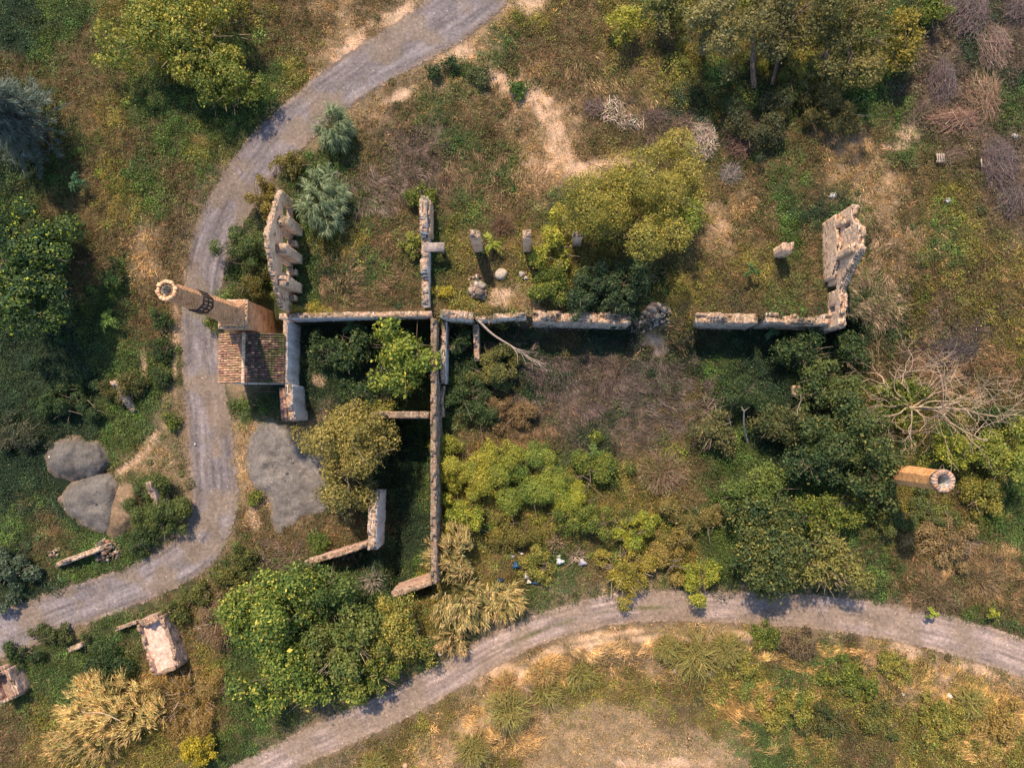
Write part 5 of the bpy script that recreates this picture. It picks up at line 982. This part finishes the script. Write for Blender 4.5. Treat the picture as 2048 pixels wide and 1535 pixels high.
def star(u, v, r, col, label, h=1.6, n=10, group=None):
    g = rgen(u, v); z0 = float(G(u, v)); ct = pw(u, v, z0+h); s = (CAMH-z0-h)/F; base = np.array([ct[0], ct[1], z0]); root = empty('sapling', base, label, 'sapling', group); mb = MB(); tube(mb, [base, ct], [.03, .02], (.2, .17, .1), 4); mb.build('stem', BARK, root); mb = MB()
    for k in range(n):
        a = k/n*6.28*1.618*2+g.normal(0, .2); L = r*s*g.uniform(.7, 1.1); pth = np.array([ct+np.array([math.cos(a)*L*t, math.sin(a)*L*t, .25*math.sin(t*3)-.25*t*t-k*.03]) for t in np.linspace(.05, 1, 10)]); tube(mb, pth, .012, col, 3)
        P = np.repeat(pth, 2, 0); sd = np.tile([1, -1], 10)[:, None]*np.array([-math.sin(a), math.cos(a), 0])+np.array([math.cos(a), math.sin(a), 0])*.5; blades(mb, P, sd+g.normal(0, .1, sd.shape), L*.34, .085, jit(np.array(col)*1.1, 20, .15), .2, g, seg=2)
    mb.build('fronds', LEAF, root)
SG = (.12, .20, .05)
for a in [(213, 640, 25, SG, 'star-shaped green sapling left of the tall chimney, larger of two'), (218, 556, 18, (.09, .16, .045), 'star-shaped green sapling left of the chimney top, smaller of two'), (984, 486, 22, (.24, .28, .05), 'star-shaped yellow-green sapling right of the left brick pillar'), (702, 652, 20, (.10, .16, .06), 'star-shaped sapling inside the sunken room under the retaining wall'), (1545, 664, 15, (.07, .15, .07), 'star-shaped dark sapling under the light blue plastic'), (1866, 1228, 12, (.25, .3, .05), 'tiny star-shaped yellow plant above the lower track at right'), (1190, 905, 20, (.11, .17, .045), 'star-shaped sapling on the green brambles in the middle'), (1505, 540, 16, (.07, .12, .04), 'dark star-shaped weed left of the lone orange pillar'), (1990, 1226, 12, (.26, .28, .04), 'tiny yellow star-shaped plant at the right edge above the lower track'), (1235, 648, 14, (.06, .12, .06), 'dark star-shaped weed at the foot of the thick broken wall'), (150, 362, 20, (.05, .12, .06), 'dark green fern-like sapling between the two conifers'), (1160, 590, 18, (.04, .10, .05), 'dark star-shaped sapling in shade behind the thick broken wall')]: star(*a)

def tussock(u, v, r, label, col=(.26, .24, .08), n=420, group='esparto tussocks', dirn=(.25, -.5, 0), h=1.0):
    g = rgen(u, v); b = gp(u, v); rad = r*(CAMH-b[2])/F; root = empty('tussock', b, label, 'grass tussock', group); d = sph(n, g, .05)+np.array(dirn)*.5; mb = MB(); P = b+g.normal(0, .12, (n, 3))*np.array([1, 1, 0])*rad
    m = P+unit(d)*rad*.5*np.array([1, 1, .9])+np.array([0, 0, .3]); L = rad*g.uniform(.5, 1.1, n); cc = jit(col, n, .22); blades(mb, P, d+np.array([0, 0, .3]), L, .07, cc, .5, g, seg=2)
    nn_ = n*5; k = g.integers(0, n, nn_); t = g.uniform(.3, .95, (nn_, 1)); Q = P[k]+unit(d[k]+np.array([0, 0, .3]))*L[k][:, None]*t; blades(mb, Q, d[k]+g.normal(0, .7, (nn_, 3)), .25, .045, cc[k], .4, g); mb.build('blades', LEAF, root)
    mb = MB(); q_ = 260; P = b+g.normal(0, .25, (q_, 3))*np.array([1, 1, .1])*rad; blades(mb, P, sph(q_, g, .1), rad*.6, .05, jit((.36, .24, .10), q_, .2), .5, g, seg=2); mb.build('dry_blades', LEAF, root)
for a in [(1015, 1408, 66, 'largest golden esparto tussock on the sand bank, lower left'), (1090, 1375, 44, 'esparto tussock between the largest one and the sand bank crest'), (1160, 1338, 50, 'esparto tussock just below the crest of the sand bank'), (1385, 1300, 74, 'wide esparto tussock on the bank under the lower track'), (945, 1490, 50, 'esparto tussock near the bottom edge on the sand bank'), (1450, 1290, 46, 'right companion of the wide esparto tussock under the track'), (1330, 1290, 40, 'left companion of the wide esparto tussock under the track'), (745, 1520, 34, 'esparto tussock at the bottom edge left of the orange stone'), (1930, 1400, 50, 'straw-coloured esparto tussock at the lower right')]: tussock(*a)
tussock(1085, 1340, 34, 'golden feathery grass clump on top of the sand bank', (.40, .28, .12)); tussock(1010, 1370, 46, 'tan feathery grass clump left of the sand bank crest', (.38, .25, .12))

def bare(u, v, z, base, reach, label, n=9, col=(.36, .275, .20), name='bare_tree', cat='dead tree', w=.14, heads=None, r0=.9):
    g = rgen(u, v); b = np.array(base); root = empty(name, b, label, cat); mb = MB()
    def grow(p, d, L, wd, k):
        m = max(3, int(L/.35)); pts = [p]; dd = d
        for i in range(m):
            dd = unit(dd+g.normal(0, .19, 3)+np.array([0, 0, .015])); pts.append(pts[-1]+dd*L/m)
        pts = np.array(pts); tube(mb, pts, np.maximum(np.linspace(wd, wd*.45, len(pts)), .017), jit(col, 1, .1)[0], 4 if k > 1 else 3)
        if k == 0: return
        for q_ in range(3 if k > 1 else 4):
            i = g.integers(max(1, len(pts)//3), len(pts)); nd = unit(dd+g.normal(0, .62, 3)*np.array([1, 1, .5])); grow(pts[i], nd, L*g.uniform(.45, .72), wd*.5, k-1)
    top = pw(u, v, z); tube(mb, polyl(np.array([b, (b+top)/2+np.array([.2, 0, 0]), top]), 3), np.linspace(w*1.3, w, 7), col, 7); mb.build('trunk', BARK, root); mb = MB()
    hs = heads or [(g.uniform(0, 360), 1) for _ in range(n)]
    for az, ln in hs: a = R(az); grow(top, np.array([math.cos(a), math.sin(a), g.uniform(.1, .5)]), reach*ln*.52, w*.55, 3)
    mb.build('branches', BARK, root)
b = gp(1815, 880); bare(1822, 815, 3.4, b, 9.2, 'large leafless pale tree spreading over the right thicket', heads=[(-12, 1.5), (-3, 1.55), (-22, 1.2), (8, 1.2), (100, .9), (60, .95), (150, 1.15), (175, 1.1), (125, 1.2), (-60, .7), (35, .9), (-100, .5), (5, 1.3), (-35, .9), (165, .8)], w=.16)
# dead leaning trunk in the middle ruin
g_ = rgen(3, 4); p = [pw(956, 640, 4.2), pw(985, 668, 3.6), pw(1020, 690, 3.0), pw(1050, 708, 2.6), pw(1082, 730, 2.3)]; root = empty('fallen_trunk', p[0], 'pale dead trunk leaning from the wall out over the mauve grass', 'dead trunk')
mb = MB(); tube(mb, polyl(np.array(p), 4), np.linspace(.13, .03, 17), (.34, .28, .24), 6); mb.build('trunk', BARK, root); mb = MB()
for k in range(16):
    s = p[2]+(p[4]-p[2])*g_.random(); d = unit(p[4]-p[2]+g_.normal(0, 1.1, 3)); tube(mb, [s, s+d*.8+g_.normal(0, .1, 3), s+d*1.5+g_.normal(0, .2, 3)], [.035, .025, .01], (.38, .31, .27), 3)
mb.build('branches', BARK, root)
def trunk_only(p0, p1, w, col, label, name='dead_sapling', cat='dead sapling', bend=.3, par=None):
    a = np.array(p0, float); b = np.array(p1, float); mb = MB(); m = (a+b)/2+rng.normal(0, bend, 3); tube(mb, polyl(np.array([a, m, b]), 4), np.linspace(w, w*.5, 9), col, 6)
    for k in range(4): d = unit(b-a+rng.normal(0, 1.2, 3)); tube(mb, [b, b+d*.7], [w*.4, .01], col, 3)
    return mb.build('trunk', BARK, par) if par else tag(mb.build(name, BARK, origin=a), label, cat)
trunk_only(gp(1495, 884), pw(1488, 822, 4.0), .13, (.36, .32, .27), 'pale thin trunk rising into the flat-topped dark tree'); trunk_only(gp(1462, 868), pw(1459, 838, 3.0), .08, (.32, .28, .24), 'shorter thin trunk left of the pale thin trunk')
trunk_only(gp(1508, 175), pw(1512, 20, 7.5), .30, (.17, .13, .11), '', par=TT[0]); trunk_only(gp(1545, 170), pw(1565, 70, 6), .24, (.18, .13, .11), '', par=TT[0]); trunk_only(gp(1645, 200), pw(1655, 90, 6), .28, (.19, .14, .12), '', par=TT[1]); trunk_only(gp(1705, 150), pw(1703, 50, 6), .24, (.19, .15, .13), '', par=TT[1])
trunk_only(pw(1608, 850, 4), pw(1602, 800, 5.3), .07, (.38, .30, .22), 'thin curved dead stem below the small pale pillar'); trunk_only(pw(1737, 868, 5), pw(1733, 830, 6.6), .07, (.52, .38, .26), 'short lit dead stem in the broad dark tree'); trunk_only(pw(240, 1440, 4.2), pw(172, 1425, 4.3), .05, (.45, .33, .24), 'bare stick lying across the tan canes', 'dead_branch', 'dead branch')
